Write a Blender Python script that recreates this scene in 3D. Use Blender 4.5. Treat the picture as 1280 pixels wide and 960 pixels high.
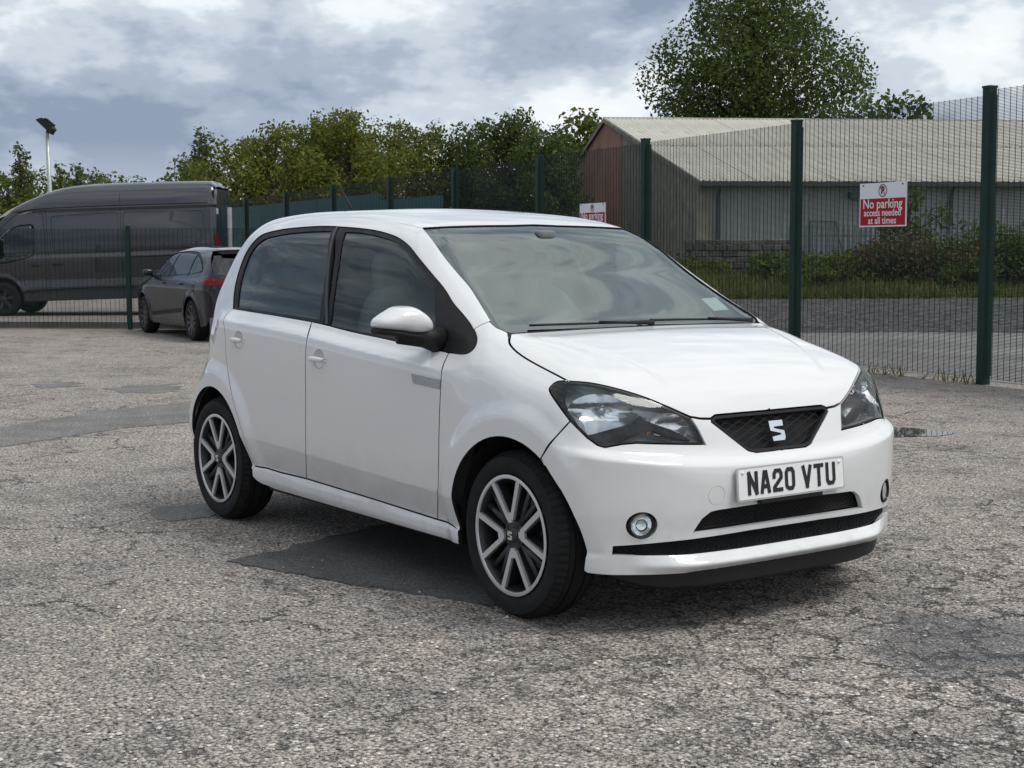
import bpy, bmesh, math, random
import numpy as np
from mathutils import Vector, Matrix
from mathutils.geometry import delaunay_2d_cdt

for o in list(bpy.data.objects): bpy.data.objects.remove(o)
scene = bpy.context.scene
C = scene.collection

# ---------------------------------------------------------------- camera
CAM = np.array([5.40513887, -3.77825127, 1.28928512])
YAW, PITCH, ROLL = math.radians(144.54467522), math.radians(-5.16091533), math.radians(-0.2107566)
FPX = 1872.945            # focal length in pixels of the 1280 px wide photograph
def cam_axes():
    cy, sy, cp, sp = math.cos(YAW), math.sin(YAW), math.cos(PITCH), math.sin(PITCH)
    f = np.array([cy*cp, sy*cp, sp]); r = np.array([sy, -cy, 0.0]); u = np.cross(r, f)
    c, s = math.cos(ROLL), math.sin(ROLL)
    return r*c + u*s, -r*s + u*c, f
RIGHT, UP, FWD = cam_axes()
cam = bpy.data.cameras.new('camera'); camo = bpy.data.objects.new('camera', cam); C.objects.link(camo)
cam.sensor_width = 36.0; cam.lens = FPX/1280*36.0; cam.clip_start = 0.05; cam.clip_end = 3000
camo.matrix_world = Matrix(((RIGHT[0], UP[0], -FWD[0], CAM[0]), (RIGHT[1], UP[1], -FWD[1], CAM[1]),
                            (RIGHT[2], UP[2], -FWD[2], CAM[2]), (0, 0, 0, 1)))
scene.camera = camo
scene.render.resolution_x, scene.render.resolution_y = 1024, 768

# ---------------------------------------------------------------- sky and sun
SUN_EL, SUN_AZ = math.radians(58), math.radians(38)     # direction towards the sun: azimuth from +x towards +y
world = bpy.data.worlds.new('World'); scene.world = world; world.use_nodes = True
def build_world():
    nt = world.node_tree; nt.nodes.clear(); N = nt.nodes.new; L = nt.links.new
    out = N('ShaderNodeOutputWorld'); bg = N('ShaderNodeBackground'); bg.inputs['Strength'].default_value = 0.1
    sky = N('ShaderNodeTexSky'); sky.sky_type = 'NISHITA'; sky.sun_disc = False
    sky.sun_elevation = SUN_EL; sky.sun_rotation = math.pi/2 - SUN_AZ
    tc = N('ShaderNodeTexCoord')
    sep = N('ShaderNodeSeparateXYZ'); L(tc.outputs['Generated'], sep.inputs[0])
    def M(op, a, b=None, c=None):
        n = N('ShaderNodeMath'); n.operation = op
        for i, v in enumerate((a, b, c)):
            if v is None: continue
            if isinstance(v, (int, float)): n.inputs[i].default_value = v
            else: L(v, n.inputs[i])
        return n.outputs[0]
    def noise(vec, scale, det, rough, dist=0.0, off=(0, 0, 0)):
        mp = N('ShaderNodeMapping'); mp.inputs['Location'].default_value = off; L(vec, mp.inputs[0])
        n = N('ShaderNodeTexNoise'); n.inputs['Scale'].default_value = scale; n.inputs['Detail'].default_value = det
        n.inputs['Roughness'].default_value = rough; n.inputs['Distortion'].default_value = dist
        L(mp.outputs[0], n.inputs['Vector']); return n.outputs['Fac']
    def ramp(v, pts):
        r = N('ShaderNodeValToRGB'); e = r.color_ramp.elements
        while len(e) < len(pts): e.new(0.5)
        for k, (p, c) in enumerate(pts): e[k].position = p; e[k].color = (*c, 1)
        r.color_ramp.interpolation = 'EASE'
        L(v, r.inputs[0]); return r.outputs[0]
    def mix(f, a, b):
        m = N('ShaderNodeMix'); m.data_type = 'RGBA'
        if isinstance(f, (int, float)): m.inputs[0].default_value = f
        else: L(f, m.inputs[0])
        for i, v in ((6, a), (7, b)):
            if isinstance(v, tuple): m.inputs[i].default_value = (*v, 1)
            else: L(v, m.inputs[i])
        return m.outputs[2]
    gm = N('ShaderNodeMapping'); gm.inputs['Scale'].default_value = (1, 1, 2.1); L(tc.outputs['Generated'], gm.inputs[0]); v = gm.outputs[0]
    big = noise(v, 3.2, 3, 0.5, 0.0, CL[0]); med = noise(v, 8.5, 4, 0.58, 0.0, CL[1]); fine = noise(v, 26, 4, 0.6, 0.0, CL[2])
    tone = M('ADD', M('MULTIPLY', big, 0.52), M('ADD', M('MULTIPLY', med, 0.44), M('MULTIPLY', fine, 0.16)))
    # the cloud sheet is thinner towards the sun
    dp = N('ShaderNodeVectorMath'); dp.operation = 'DOT_PRODUCT'; L(tc.outputs['Generated'], dp.inputs[0])
    dp.inputs[1].default_value = (math.cos(SUN_EL)*math.cos(SUN_AZ), math.cos(SUN_EL)*math.sin(SUN_AZ), math.sin(SUN_EL))
    tone = M('ADD', tone, M('MULTIPLY', M('SUBTRACT', dp.outputs['Value'], 0.14), 0.13))
    cl = ramp(tone, [(0.46, (2.2, 2.7, 3.65)), (0.52, (3.1, 3.65, 4.5)), (0.59, (4.7, 5.25, 5.9)), (0.655, (6.9, 7.25, 7.5)), (0.77, (8.7, 8.9, 8.9))])
    hole = ramp(noise(v, 5.0, 3, 0.55, 0.0, (31.0, 7.0, 0)), [(0.66, (0, 0, 0)), (0.80, (0.7, 0.7, 0.7))])
    # pale strip of lifted cloud base low over the horizon
    hz = N('ShaderNodeMapRange'); hz.inputs[1].default_value = 0.0; hz.inputs[2].default_value = 0.07
    hz.inputs[3].default_value = 0.5; hz.inputs[4].default_value = 0.0; hz.clamp = True; L(sep.outputs[2], hz.inputs[0])
    cl = mix(hz.outputs[0], cl, (7.8, 8.1, 8.3))
    col = mix(hole, cl, sky.outputs[0])
    L(col, bg.inputs['Color']); L(bg.outputs[0], out.inputs[0])
CL = ((7.3, 1.1, 0.5), (2.4, 6.2, 0.1), (9.0, 4.2, 0.0))
build_world()
sun = bpy.data.lights.new('sun', 'SUN'); sun.energy = 1.5; sun.angle = math.radians(24); sun.color = (1.0, 0.97, 0.93)
suno = bpy.data.objects.new('sun', sun); C.objects.link(suno)
sd = Vector((math.cos(SUN_EL)*math.cos(SUN_AZ), math.cos(SUN_EL)*math.sin(SUN_AZ), math.sin(SUN_EL)))
suno.rotation_euler = (-sd).to_track_quat('-Z', 'Y').to_euler(); suno.location = (0, 0, 30)
vs = scene.view_settings; vs.view_transform = 'Standard'; vs.look = 'None'; vs.gamma = 1; vs.use_curve_mapping = False
vs.exposure = 0.38

# ---------------------------------------------------------------- pixel helpers
def ray(u, v):
    return (u-640)/FPX*RIGHT - (v-480)/FPX*UP + FWD
def on(u, v, ax, c):                # where the pixel's ray meets the plane  axis ax = c
    d = ray(u, v); t = (c-CAM[ax])/d[ax]; return CAM + d*t
def gp(u, v): return on(u, v, 2, 0.0)
def at(u, v, depth): return CAM + ray(u, v)*depth
def px_of(P):
    d = np.asarray(P) - CAM; k = d@FWD
    return 640 + FPX*(d@RIGHT)/k, 480 - FPX*(d@UP)/k

# ---------------------------------------------------------------- object helpers
def link(o, parent=None):
    C.objects.link(o)
    if parent is not None: o.parent = parent
    return o
def tag(o, label=None, cat=None, group=None, kind=None):
    if label: o['label'] = label
    if cat: o['category'] = cat
    if group: o['group'] = group
    if kind: o['kind'] = kind
    return o
def empty(name, loc=(0, 0, 0), rz=0.0, label=None, cat=None, group=None):
    o = bpy.data.objects.new(name, None); o.empty_display_size = 0.2
    o.location = loc; o.rotation_euler = (0, 0, rz); C.objects.link(o)
    return tag(o, label, cat, group)
def mesh_of(name, V, F, mat=None, normals=None, smooth=False, auto=None):
    me = bpy.data.meshes.new(name)
    me.from_pydata([tuple(map(float, v)) for v in V], [], [tuple(int(i) for i in f) for f in F]); me.update()
    if mat is not None:
        for m in (mat if isinstance(mat, (list, tuple)) else [mat]): me.materials.append(m)
    if smooth or normals is not None: me.polygons.foreach_set('use_smooth', [True]*len(me.polygons))
    if normals is not None: me.normals_split_custom_set_from_vertices([tuple(map(float, n)) for n in normals])
    if auto is not None:
        me.polygons.foreach_set('use_smooth', [True]*len(me.polygons)); me.set_sharp_from_angle(angle=math.radians(auto))
    return me
def mk(name, V, F, mat, parent=None, normals=None, smooth=False, auto=None):
    return link(bpy.data.objects.new(name, mesh_of(name, V, F, mat, normals, smooth, auto)), parent)
class MB:
    """collects simple solids into one mesh"""
    def __init__(s): s.V = []; s.F = []; s.n = 0
    def add(s, V, F):
        s.V += [tuple(map(float, v)) for v in V]; s.F += [tuple(i+s.n for i in f) for f in F]; s.n += len(V)
    def box(s, a, b, M=None):
        x0, y0, z0 = a; x1, y1, z1 = b
        V = [(x0,y0,z0),(x1,y0,z0),(x1,y1,z0),(x0,y1,z0),(x0,y0,z1),(x1,y0,z1),(x1,y1,z1),(x0,y1,z1)]
        if M is not None: V = [tuple(M @ Vector(v)) for v in V]
        s.add(V, [(0,3,2,1),(4,5,6,7),(0,1,5,4),(1,2,6,5),(2,3,7,6),(3,0,4,7)])
    def tube(s, pts, r, n=8, cap=True):
        pts = [np.array(p, float) for p in pts]; m = len(pts)
        rr = r if isinstance(r, (list, tuple, np.ndarray)) else [r]*m
        V = []; prev = None
        for i, p in enumerate(pts):
            t = pts[min(i+1, m-1)] - pts[max(i-1, 0)]; t = t/(np.linalg.norm(t)+1e-12)
            if prev is None:
                a = np.array([0, 0, 1.0]) if abs(t[2]) < .9 else np.array([1.0, 0, 0])
                nx = np.cross(t, a)
            else: nx = prev - t*(prev@t)
            nx /= np.linalg.norm(nx); prev = nx; ny = np.cross(t, nx)
            for k in range(n):
                an = 2*math.pi*k/n; V.append(p + rr[i]*(math.cos(an)*nx + math.sin(an)*ny))
        F = [(i*n+k, i*n+(k+1) % n, (i+1)*n+(k+1) % n, (i+1)*n+k) for i in range(m-1) for k in range(n)]
        if cap: F += [tuple(range(n-1, -1, -1)), tuple((m-1)*n+k for k in range(n))]
        s.add(V, F)
    def prism(s, poly, a, b, ax):
        """poly of 2D points extruded between a and b along axis ax"""
        n = len(poly)
        def p3(p, t):
            return {0: (t, p[0], p[1]), 1: (p[0], t, p[1]), 2: (p[0], p[1], t)}[ax]
        V = [p3(p, a) for p in poly] + [p3(p, b) for p in poly]
        F = [tuple(range(n-1, -1, -1)), tuple(range(n, 2*n))] + [(i, (i+1) % n, n+(i+1) % n, n+i) for i in range(n)]
        s.add(V, F)
    def lathe(s, prof, n, axis=1, arc=None, wob=None):
        """prof: list of (radius, along); axis the axle axis"""
        m = len(prof); V = []
        for k in range(n):
            an = 2*math.pi*k/n
            for j, (r, t) in enumerate(prof):
                if wob: r = r + wob(j, k)
                c, q = r*math.cos(an), r*math.sin(an)
                V.append({0: (t, c, q), 1: (c, t, q), 2: (c, q, t)}[axis])
        F = [(k*m+j, k*m+j+1, ((k+1) % n)*m+j+1, ((k+1) % n)*m+j) for k in range(n) for j in range(m-1)]
        s.add(V, F)
    def build(s, name, mat, parent=None, smooth=False, auto=None):
        o = mk(name, s.V, s.F, mat, parent, None, smooth, auto)
        bm = bmesh.new(); bm.from_mesh(o.data); bmesh.ops.recalc_face_normals(bm, faces=bm.faces); bm.to_mesh(o.data); bm.free()
        if auto is not None: o.data.set_sharp_from_angle(angle=math.radians(auto))
        return o
def catmull(pts, step=None, n=8, closed=False):
    P = [np.array(p, float) for p in pts]; m = len(P); out = []
    rng = range(m if closed else m-1)
    for i in rng:
        p0 = P[(i-1) % m] if closed or i > 0 else 2*P[0]-P[1]
        p1, p2 = P[i], P[(i+1) % m]
        p3 = P[(i+2) % m] if closed or i+2 < m else 2*P[-1]-P[-2]
        k = n if step is None else max(1, int(np.linalg.norm(p2-p1)/step))
        for j in range(k):
            t = j/k
            out.append(.5*((2*p1)+(-p0+p2)*t+(2*p0-5*p1+4*p2-p3)*t*t+(-p0+3*p1-3*p2+p3)*t**3))
    if not closed: out.append(P[-1])
    return out
def tab(xs, ys, n=1600):            # smooth monotone (PCHIP) curve through the knots, as a fast table
    xs = np.array(xs, float); ys = np.array(ys, float)
    h = np.diff(xs); d = np.diff(ys)/h; m = np.zeros(len(xs))
    for i in range(1, len(xs)-1):
        if d[i-1]*d[i] > 0:
            w1, w2 = 2*h[i]+h[i-1], h[i]+2*h[i-1]; m[i] = (w1+w2)/(w1/d[i-1]+w2/d[i])
    m[0], m[-1] = d[0], d[-1]
    X = np.linspace(xs[0], xs[-1], n); k = np.clip(np.searchsorted(xs, X)-1, 0, len(h)-1)
    t = (X-xs[k])/h[k]
    Y = (1+2*t)*(1-t)**2*ys[k]+t*(1-t)**2*h[k]*m[k]+t*t*(3-2*t)*ys[k+1]+t*t*(t-1)*h[k]*m[k+1]
    return lambda q: np.interp(q, X, Y)
def smooth01(t): t = np.clip(t, 0, 1); return t*t*(3-2*t)
def smax(a, b, r):
    h = np.maximum(r-np.abs(a-b), 0)/r; return np.maximum(a, b)+h*h*r*.25

# ---------------------------------------------------------------- materials
class Mat:
    def __init__(s, name):
        s.m = bpy.data.materials.new(name); s.m.use_nodes = True; s.nt = s.m.node_tree
        s.b = s.nt.nodes['Principled BSDF']; s.out = s.nt.nodes['Material Output']
    def N(s, t): return s.nt.nodes.new(t)
    def L(s, a, b): s.nt.links.new(a, b)
    def math(s, op, a, b=None):
        n = s.N('ShaderNodeMath'); n.operation = op
        for i, v in enumerate((a, b)):
            if v is None: continue
            if isinstance(v, (int, float)): n.inputs[i].default_value = v
            else: s.L(v, n.inputs[i])
        return n.outputs[0]
    def co(s, kind='Object', scale=None, rot=None, loc=None):
        t = s.N('ShaderNodeTexCoord').outputs[kind]
        if scale or rot or loc:
            m = s.N('ShaderNodeMapping'); s.L(t, m.inputs[0])
            if scale: m.inputs['Scale'].default_value = scale
            if rot: m.inputs['Rotation'].default_value = rot
            if loc: m.inputs['Location'].default_value = loc
            t = m.outputs[0]
        return t
    def noise(s, scale, det=4, rough=.5, dist=0, vec=None, col=False):
        n = s.N('ShaderNodeTexNoise'); n.inputs['Scale'].default_value = scale; n.inputs['Detail'].default_value = det
        n.inputs['Roughness'].default_value = rough; n.inputs['Distortion'].default_value = dist
        if vec is not None: s.L(vec, n.inputs['Vector'])
        return n.outputs['Color' if col else 'Fac']
    def voro(s, scale, feat='F1', vec=None, out='Distance', rnd=1.0):
        n = s.N('ShaderNodeTexVoronoi'); n.feature = feat; n.inputs['Scale'].default_value = scale
        n.inputs['Randomness'].default_value = rnd
        if vec is not None: s.L(vec, n.inputs['Vector'])
        return n.outputs[out]
    def ramp(s, v, pts, interp='LINEAR'):
        r = s.N('ShaderNodeValToRGB'); e = r.color_ramp.elements; r.color_ramp.interpolation = interp
        while len(e) < len(pts): e.new(.5)
        for k, (p, c) in enumerate(pts):
            e[k].position = p; e[k].color = (c, c, c, 1) if isinstance(c, (int, float)) else (*c, 1)
        s.L(v, r.inputs[0]); return r.outputs[0]
    def mix(s, f, a, b, mode='MIX'):
        m = s.N('ShaderNodeMix'); m.data_type = 'RGBA'; m.blend_type = mode
        if isinstance(f, (int, float)): m.inputs[0].default_value = f
        else: s.L(f, m.inputs[0])
        for i, v in ((6, a), (7, b)):
            if isinstance(v, tuple): m.inputs[i].default_value = (*v, 1)
            else: s.L(v, m.inputs[i])
        return m.outputs[2]
    def bump(s, h, strength=.5, dist=.01, nrm=None):
        b = s.N('ShaderNodeBump'); b.inputs['Strength'].default_value = strength; b.inputs['Distance'].default_value = dist
        s.L(h, b.inputs['Height'])
        if nrm is not None: s.L(nrm, b.inputs['Normal'])
        s.L(b.outputs[0], s.b.inputs['Normal']); return b.outputs[0]
    def set(s, **k):
        for n, v in k.items():
            i = s.b.inputs[n.replace('_', ' ')]
            if isinstance(v, (int, float)): i.default_value = v
            elif isinstance(v, tuple): i.default_value = (*v, 1) if len(v) == 3 else v
            else: s.L(v, i)
        return s
def simple(name, col, rough=.5, metal=0.0, var=.12, vscale=6.0, bump=0.0, bscale=60.0, coat=0.0, spec=.5):
    s = Mat(name); c = s.co()
    n = s.noise(vscale, 5, .6, 0, c)
    lo = tuple(v*(1-var) for v in col); hi = tuple(min(1, v*(1+var)) for v in col)
    s.set(Base_Color=s.ramp(n, [(.3, lo), (.7, hi)]), Metallic=metal, Specular_IOR_Level=spec)
    s.set(Roughness=s.ramp(s.noise(vscale*3, 3, .5, 0, c), [(.3, max(.02, rough*.85)), (.7, min(1, rough*1.15))]))
    if coat: s.set(Coat_Weight=coat, Coat_Roughness=.03)
    if bump: s.bump(s.noise(bscale, 4, .6, 0, c), bump, .004)
    return s.m
def glass(name, tint, ior=1.6, rough=0.0):
    """thin automotive glass: tinted see-through plus a mirror-like share that grows with the angle"""
    s = Mat(name); nt = s.nt; nt.nodes.remove(s.b)
    tr = s.N('ShaderNodeBsdfTransparent'); tr.inputs[0].default_value = (*tint, 1)
    gl = s.N('ShaderNodeBsdfGlossy'); gl.inputs['Roughness'].default_value = rough; gl.inputs['Color'].default_value = (.93, 1, .975, 1)
    fr = s.N('ShaderNodeFresnel'); fr.inputs[0].default_value = ior
    mx = s.N('ShaderNodeMixShader'); s.L(fr.outputs[0], mx.inputs[0]); s.L(tr.outputs[0], mx.inputs[1]); s.L(gl.outputs[0], mx.inputs[2])
    s.L(mx.outputs[0], s.out.inputs[0]); return s.m
# ---------------------------------------------------------------- ground
def mat_asphalt():
    s = Mat('worn_asphalt'); c = s.co()
    warp = s.N('ShaderNodeVectorMath'); warp.operation = 'ADD'
    wn = s.N('ShaderNodeVectorMath'); wn.operation = 'SCALE'; wn.inputs['Scale'].default_value = .012
    s.L(s.noise(30, 2, .5, 0, c, True), wn.inputs[0]); s.L(c, warp.inputs[0]); s.L(wn.outputs[0], warp.inputs[1]); w = warp.outputs[0]
    cell = s.voro(76, 'F1', w, 'Color'); dist = s.voro(76, 'F1', w)
    cell2 = s.voro(170, 'F1', w, 'Color'); dist2 = s.voro(170, 'F1', w)
    sx = s.N('ShaderNodeSeparateColor'); s.L(cell, sx.inputs[0]); sx2 = s.N('ShaderNodeSeparateColor'); s.L(cell2, sx2.inputs[0])
    stone = s.ramp(sx.outputs[0], [(0, (.19, .178, .168)), (.2, (.29, .27, .25)), (.5, (.41, .368, .334)), (.75, (.51, .46, .42)), (.93, (.62, .57, .525)), (1, (.84, .80, .76))])
    stone2 = s.ramp(sx2.outputs[0], [(0, (.21, .197, .186)), (.5, (.38, .343, .313)), (1, (.60, .55, .507))])
    col = s.mix(s.ramp(sx.outputs[1], [(.45, 0), (.55, 1)]), stone, stone2)
    # binder showing between the chips
    gap = s.math('MAXIMUM', s.ramp(dist, [(.45, 0), (.74, .92)]), 0.0)
    col = s.mix(gap, col, (.085, .08, .076))
    # broad tone: pinkish, grey and olive zones
    big = s.noise(.55, 3, .6, 0, c); mid = s.noise(2.6, 3, .6, 0, c)
    col = s.mix(1.0, col, s.ramp(big, [(.30, (.71, .70, .69)), (.44, (.98, .955, .93)), (.6, (1.07, 1.035, 1.0)), (.72, (1.20, 1.16, 1.12))]), 'MULTIPLY')
    col = s.mix(1.0, col, s.ramp(mid, [(.28, (.66, .66, .67)), (.45, (.96, .96, .96)), (.7, (1.10, 1.08, 1.06))]), 'MULTIPLY')
    # lost chips: dark crumbling pits
    pit = s.math('MULTIPLY', s.ramp(s.noise(13, 4, .75, 0, c), [(.56, 0), (.63, 1)]), s.ramp(s.noise(.8, 2, .6, 0, s.co(loc=(5, 2, 0))), [(.40, 0), (.58, 1)]))
    col = s.mix(s.math('MULTIPLY', pit, .70), col, (.055, .05, .047))
    # crazing cracks
    cw = s.N('ShaderNodeVectorMath'); cw.operation = 'ADD'; cs = s.N('ShaderNodeVectorMath'); cs.operation = 'SCALE'; cs.inputs['Scale'].default_value = .30
    s.L(s.noise(6, 5, .72, 0, c, True), cs.inputs[0]); s.L(c, cw.inputs[0]); s.L(cs.outputs[0], cw.inputs[1])
    e1 = s.voro(4.2, 'DISTANCE_TO_EDGE', cw.outputs[0]); e2 = s.voro(1.15, 'DISTANCE_TO_EDGE', cw.outputs[0])
    # how strongly the surface is crazed depends on the place: worst before the car's nose
    g = s.N('ShaderNodeVectorMath'); g.operation = 'DISTANCE'; s.L(c, g.inputs[0]); g.inputs[1].default_value = (2.7, .55, 0)
    near = s.ramp(s.math('DIVIDE', g.outputs['Value'], 3.0), [(.3, 1), (.85, .06)])
    msk = s.math('MULTIPLY', near, s.ramp(s.noise(2.2, 2, .6, 0, s.co(loc=(1, 7, 0))), [(.30, 0), (.46, 1)]))
    wn1 = s.math('MULTIPLY', s.math('SUBTRACT', s.noise(16, 3, .7, 0, c), .5), .16)
    k1 = s.math('MULTIPLY', s.ramp(s.math('ADD', e1, wn1), [(.008, 1), (.04, 0)]), msk)
    k2 = s.math('MULTIPLY', s.ramp(e2, [(.003, 1), (.011, 0)]), s.ramp(s.noise(.9, 2, .6, 0, s.co(loc=(3, 1, 0))), [(.5, 0), (.6, 1)]))
    crack = s.math('MAXIMUM', k1, k2)
    col = s.mix(s.math('MULTIPLY', crack, .88), col, (.035, .032, .03))
    # damp, dark worn hollow beside the car
    g2 = s.N('ShaderNodeVectorMath'); g2.operation = 'DISTANCE'
    cs2 = s.N('ShaderNodeVectorMath'); cs2.operation = 'SCALE'; cs2.inputs['Scale'].default_value = .9; cw2 = s.N('ShaderNodeVectorMath'); cw2.operation = 'ADD'
    s.L(s.noise(2.2, 3, .65, 0, c, True), cs2.inputs[0]); s.L(c, cw2.inputs[0]); s.L(cs2.outputs[0], cw2.inputs[1])
    s.L(cw2.outputs[0], g2.inputs[0]); g2.inputs[1].default_value = tuple(gp(1215, 805)+np.array([.45, .45, .45]))
    damp = s.ramp(g2.outputs['Value'], [(.30, 1), (.52, 0)])
    col = s.mix(s.math('MULTIPLY', damp, .62), col, (.062, .066, .074))
    s.set(Base_Color=col, Roughness=s.mix(damp, (.88, .88, .88), (.5, .5, .5)), Specular_IOR_Level=.35)
    h = s.math('SUBTRACT', s.math('MULTIPLY', s.math('SUBTRACT', 1.0, dist), .7), s.math('MULTIPLY', crack, 1.3))
    h = s.math('ADD', h, s.math('MULTIPLY', s.math('SUBTRACT', 1.0, dist2), .3))
    h = s.math('SUBTRACT', h, s.math('MULTIPLY', pit, .9))
    h = s.math('ADD', h, s.math('MULTIPLY', sx.outputs[2], .5))
    s.bump(h, .95, .012); return s.m
def mat_patch(name, base, seed=0.0):
    s = Mat(name); c = s.co(loc=(seed, seed*.7, 0))
    v = s.voro(170, 'F1', c, 'Color'); sx = s.N('ShaderNodeSeparateColor'); s.L(v, sx.inputs[0])
    col = s.ramp(sx.outputs[0], [(0, tuple(.6*b for b in base)), (.6, base), (1, tuple(1.9*b for b in base))])
    col = s.mix(1.0, col, s.ramp(s.noise(3, 5, .6, .3, c), [(.3, .78), (.7, 1.2)]), 'MULTIPLY')
    s.set(Base_Color=col, Roughness=.85, Specular_IOR_Level=.35)
    s.bump(s.math('ADD', s.voro(170, 'F1', c), s.noise(40, 4, .6, 0, c)), .5, .006); return s.m
asphalt = mat_asphalt()
def sheet(name, poly, z, mat, kind='structure'):
    n = len(poly); V = [(p[0], p[1], z) for p in poly]
    o = mk(name, V, [tuple(range(n))], mat)
    if o.data.polygons[0].normal.z < 0: o.data.flip_normals()
    return tag(o, kind=kind)
G = 900.0
sheet('ground', [(-G, -G), (G, -G), (G, G), (-G, G)], 0.0, asphalt)

def ragged(pts, amp, seed, step=.05):
    rnd = random.Random(seed); P = [np.array(p[:2], float) for p in pts]; out = []
    for i in range(len(P)):
        a, b = P[i], P[(i+1) % len(P)]; d = b-a; L = np.linalg.norm(d); k = max(2, int(L/step)); nrm = np.array([-d[1], d[0]])/L
        for j in range(k): out.append(a+d*j/k+nrm*rnd.gauss(0, amp))
    return out
# tarmac repairs laid over the old surface
patch_m = mat_patch('tarmac_patch', (.088, .087, .085)); patch_m2 = mat_patch('tarmac_patch_faded', (.155, .148, .14), 4.0)
def patch(px, z, mat, label, amp=.011):
    pts = [gp(u, v) for u, v in px]
    n = ragged(pts, amp, len(px)*7+int(px[0][0])); V = [(p[0], p[1], z) for p in n] + [(p[0]*1.0, p[1], 0.0005) for p in n]; k = len(n)
    F = [tuple(range(k))]+[(i, (i+1) % k, k+(i+1) % k, k+i) for i in range(k)]
    o = mk('tarmac_patch', V, F, mat)
    bm = bmesh.new(); bm.from_mesh(o.data); bmesh.ops.recalc_face_normals(bm, faces=bm.faces); bm.to_mesh(o.data); bm.free()
    if o.data.polygons[0].normal.z < 0: o.data.flip_normals()
    return tag(o, kind='structure')
patch([(286, 703), (430, 668), (560, 640), (760, 690), (700, 752), (610, 757), (480, 737), (380, 720)], .006, patch_m, '')
patch([(0, 535), (60, 525), (130, 514), (232, 503), (330, 495), (330, 520), (240, 528), (150, 536), (60, 550), (-40, 566), (-40, 540)], .005, patch_m2, '')
patch([(185, 640), (200, 634), (260, 630), (275, 640), (262, 647), (215, 652), (195, 649)], .004, patch_m2, '', .004)
patch([(135, 486), (160, 482), (215, 480), (228, 487), (190, 492), (145, 491)], .003, patch_m2, '', .05)
patch([(40, 482), (70, 477), (100, 479), (85, 484), (55, 486)], .003, patch_m2, '', .05)
# puddle by the fence
def puddle():
    s = Mat('puddle_water'); s.set(Base_Color=(.06, .058, .052), Roughness=.02, IOR=1.6)
    pts = [gp(u, v) for u, v in [(1085, 541), (1112, 535), (1145, 536), (1172, 539), (1195, 541), (1178, 545), (1150, 546), (1120, 547), (1095, 546)]]
    n = catmull([p[:2] for p in pts], n=6, closed=True)
    sheet('puddle', n, .004, s.m)
puddle()

# loose chippings lying on the surface
def chippings():
    r = np.random.RandomState(21); n = 9000
    d = 3.6+9.5*r.rand(n)**1.5; la = (r.rand(n)-.5)*d*.78
    x = CAM[0]+la*math.sin(YAW)+d*math.cos(YAW); y = CAM[1]-la*math.cos(YAW)+d*math.sin(YAW)
    keep = ~((np.abs(x) < 1.75) & (np.abs(y) < .8)); x, y = x[keep], y[keep]; n = len(x)
    s = .0025+.006*r.rand(n)**2.2; base = np.array([(1, 0, 0), (0, 1, 0), (-1, 0, 0), (0, -1, 0), (0, 0, .8), (0, 0, -.6)]); F = np.array([(0, 1, 4), (1, 2, 4), (2, 3, 4), (3, 0, 4), (1, 0, 5), (2, 1, 5), (3, 2, 5), (0, 3, 5)])
    a = r.rand(n)*6.28; J = base[None]*(.6+.8*r.rand(n, 6, 1)); X = J[..., 0]*np.cos(a)[:, None]-J[..., 1]*np.sin(a)[:, None]; Y = J[..., 0]*np.sin(a)[:, None]+J[..., 1]*np.cos(a)[:, None]
    V = np.stack([x[:, None]+X*s[:, None], y[:, None]+Y*s[:, None], (J[..., 2]+.45)*s[:, None]+.001], 2).reshape(-1, 3)
    FF = (F[None]+6*np.arange(n)[:, None, None]).reshape(-1, 3)
    m = Mat('loose_chip'); gi = m.N('ShaderNodeNewGeometry'); m.set(Base_Color=m.ramp(gi.outputs['Random Per Island'], [(0, (.10, .095, .09)), (.4, (.28, .26, .24)), (.8, (.46, .43, .40)), (1, (.68, .65, .62))]), Roughness=.9)
    o = mk('loose_chippings', V, FF, m.m); tag(o, 'small loose stone chippings scattered over the worn tarmac', 'chippings', kind='stuff')
chippings()
# ---------------------------------------------------------------- bodywork engine
def pip(P, poly):
    x, y = P[:, 0], P[:, 1]; poly = np.asarray(poly); ins = np.zeros(len(P), bool)
    x1, y1 = poly[-1]
    for x2, y2 in poly:
        c = (y1 > y) != (y2 > y)
        with np.errstate(divide='ignore', invalid='ignore'):
            xi = (x2-x1)*(y-y1)/(y2-y1+1e-30)+x1
        ins ^= c & (x < xi); x1, y1 = x2, y2
    return ins
def resample(poly, step, closed=True):
    P = [np.array(p, float) for p in poly]; out = []
    for i in range(len(P) if closed else len(P)-1):
        a, b = P[i], P[(i+1) % len(P)]; k = max(1, int(math.ceil(np.linalg.norm(b-a)/step)))
        out += [a+(b-a)*j/k for j in range(k)]
    if not closed: out.append(P[-1])
    return np.array(out)
def shrink(poly, d):
    P = np.asarray(poly); n = len(P)
    A = .5*np.sum(P[:, 0]*np.roll(P[:, 1], -1)-np.roll(P[:, 0], -1)*P[:, 1]); sg = 1 if A > 0 else -1
    e = np.roll(P, -1, 0)-P; e /= (np.linalg.norm(e, axis=1, keepdims=True)+1e-9)
    nr = np.stack([-e[:, 1], e[:, 0]], 1)*sg
    m = nr+np.roll(nr, 1, 0); m /= (np.linalg.norm(m, axis=1, keepdims=True)+1e-6)
    c = np.clip(np.sum(m*nr, 1), .5, 1)[:, None]
    return P+m*d/c
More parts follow.
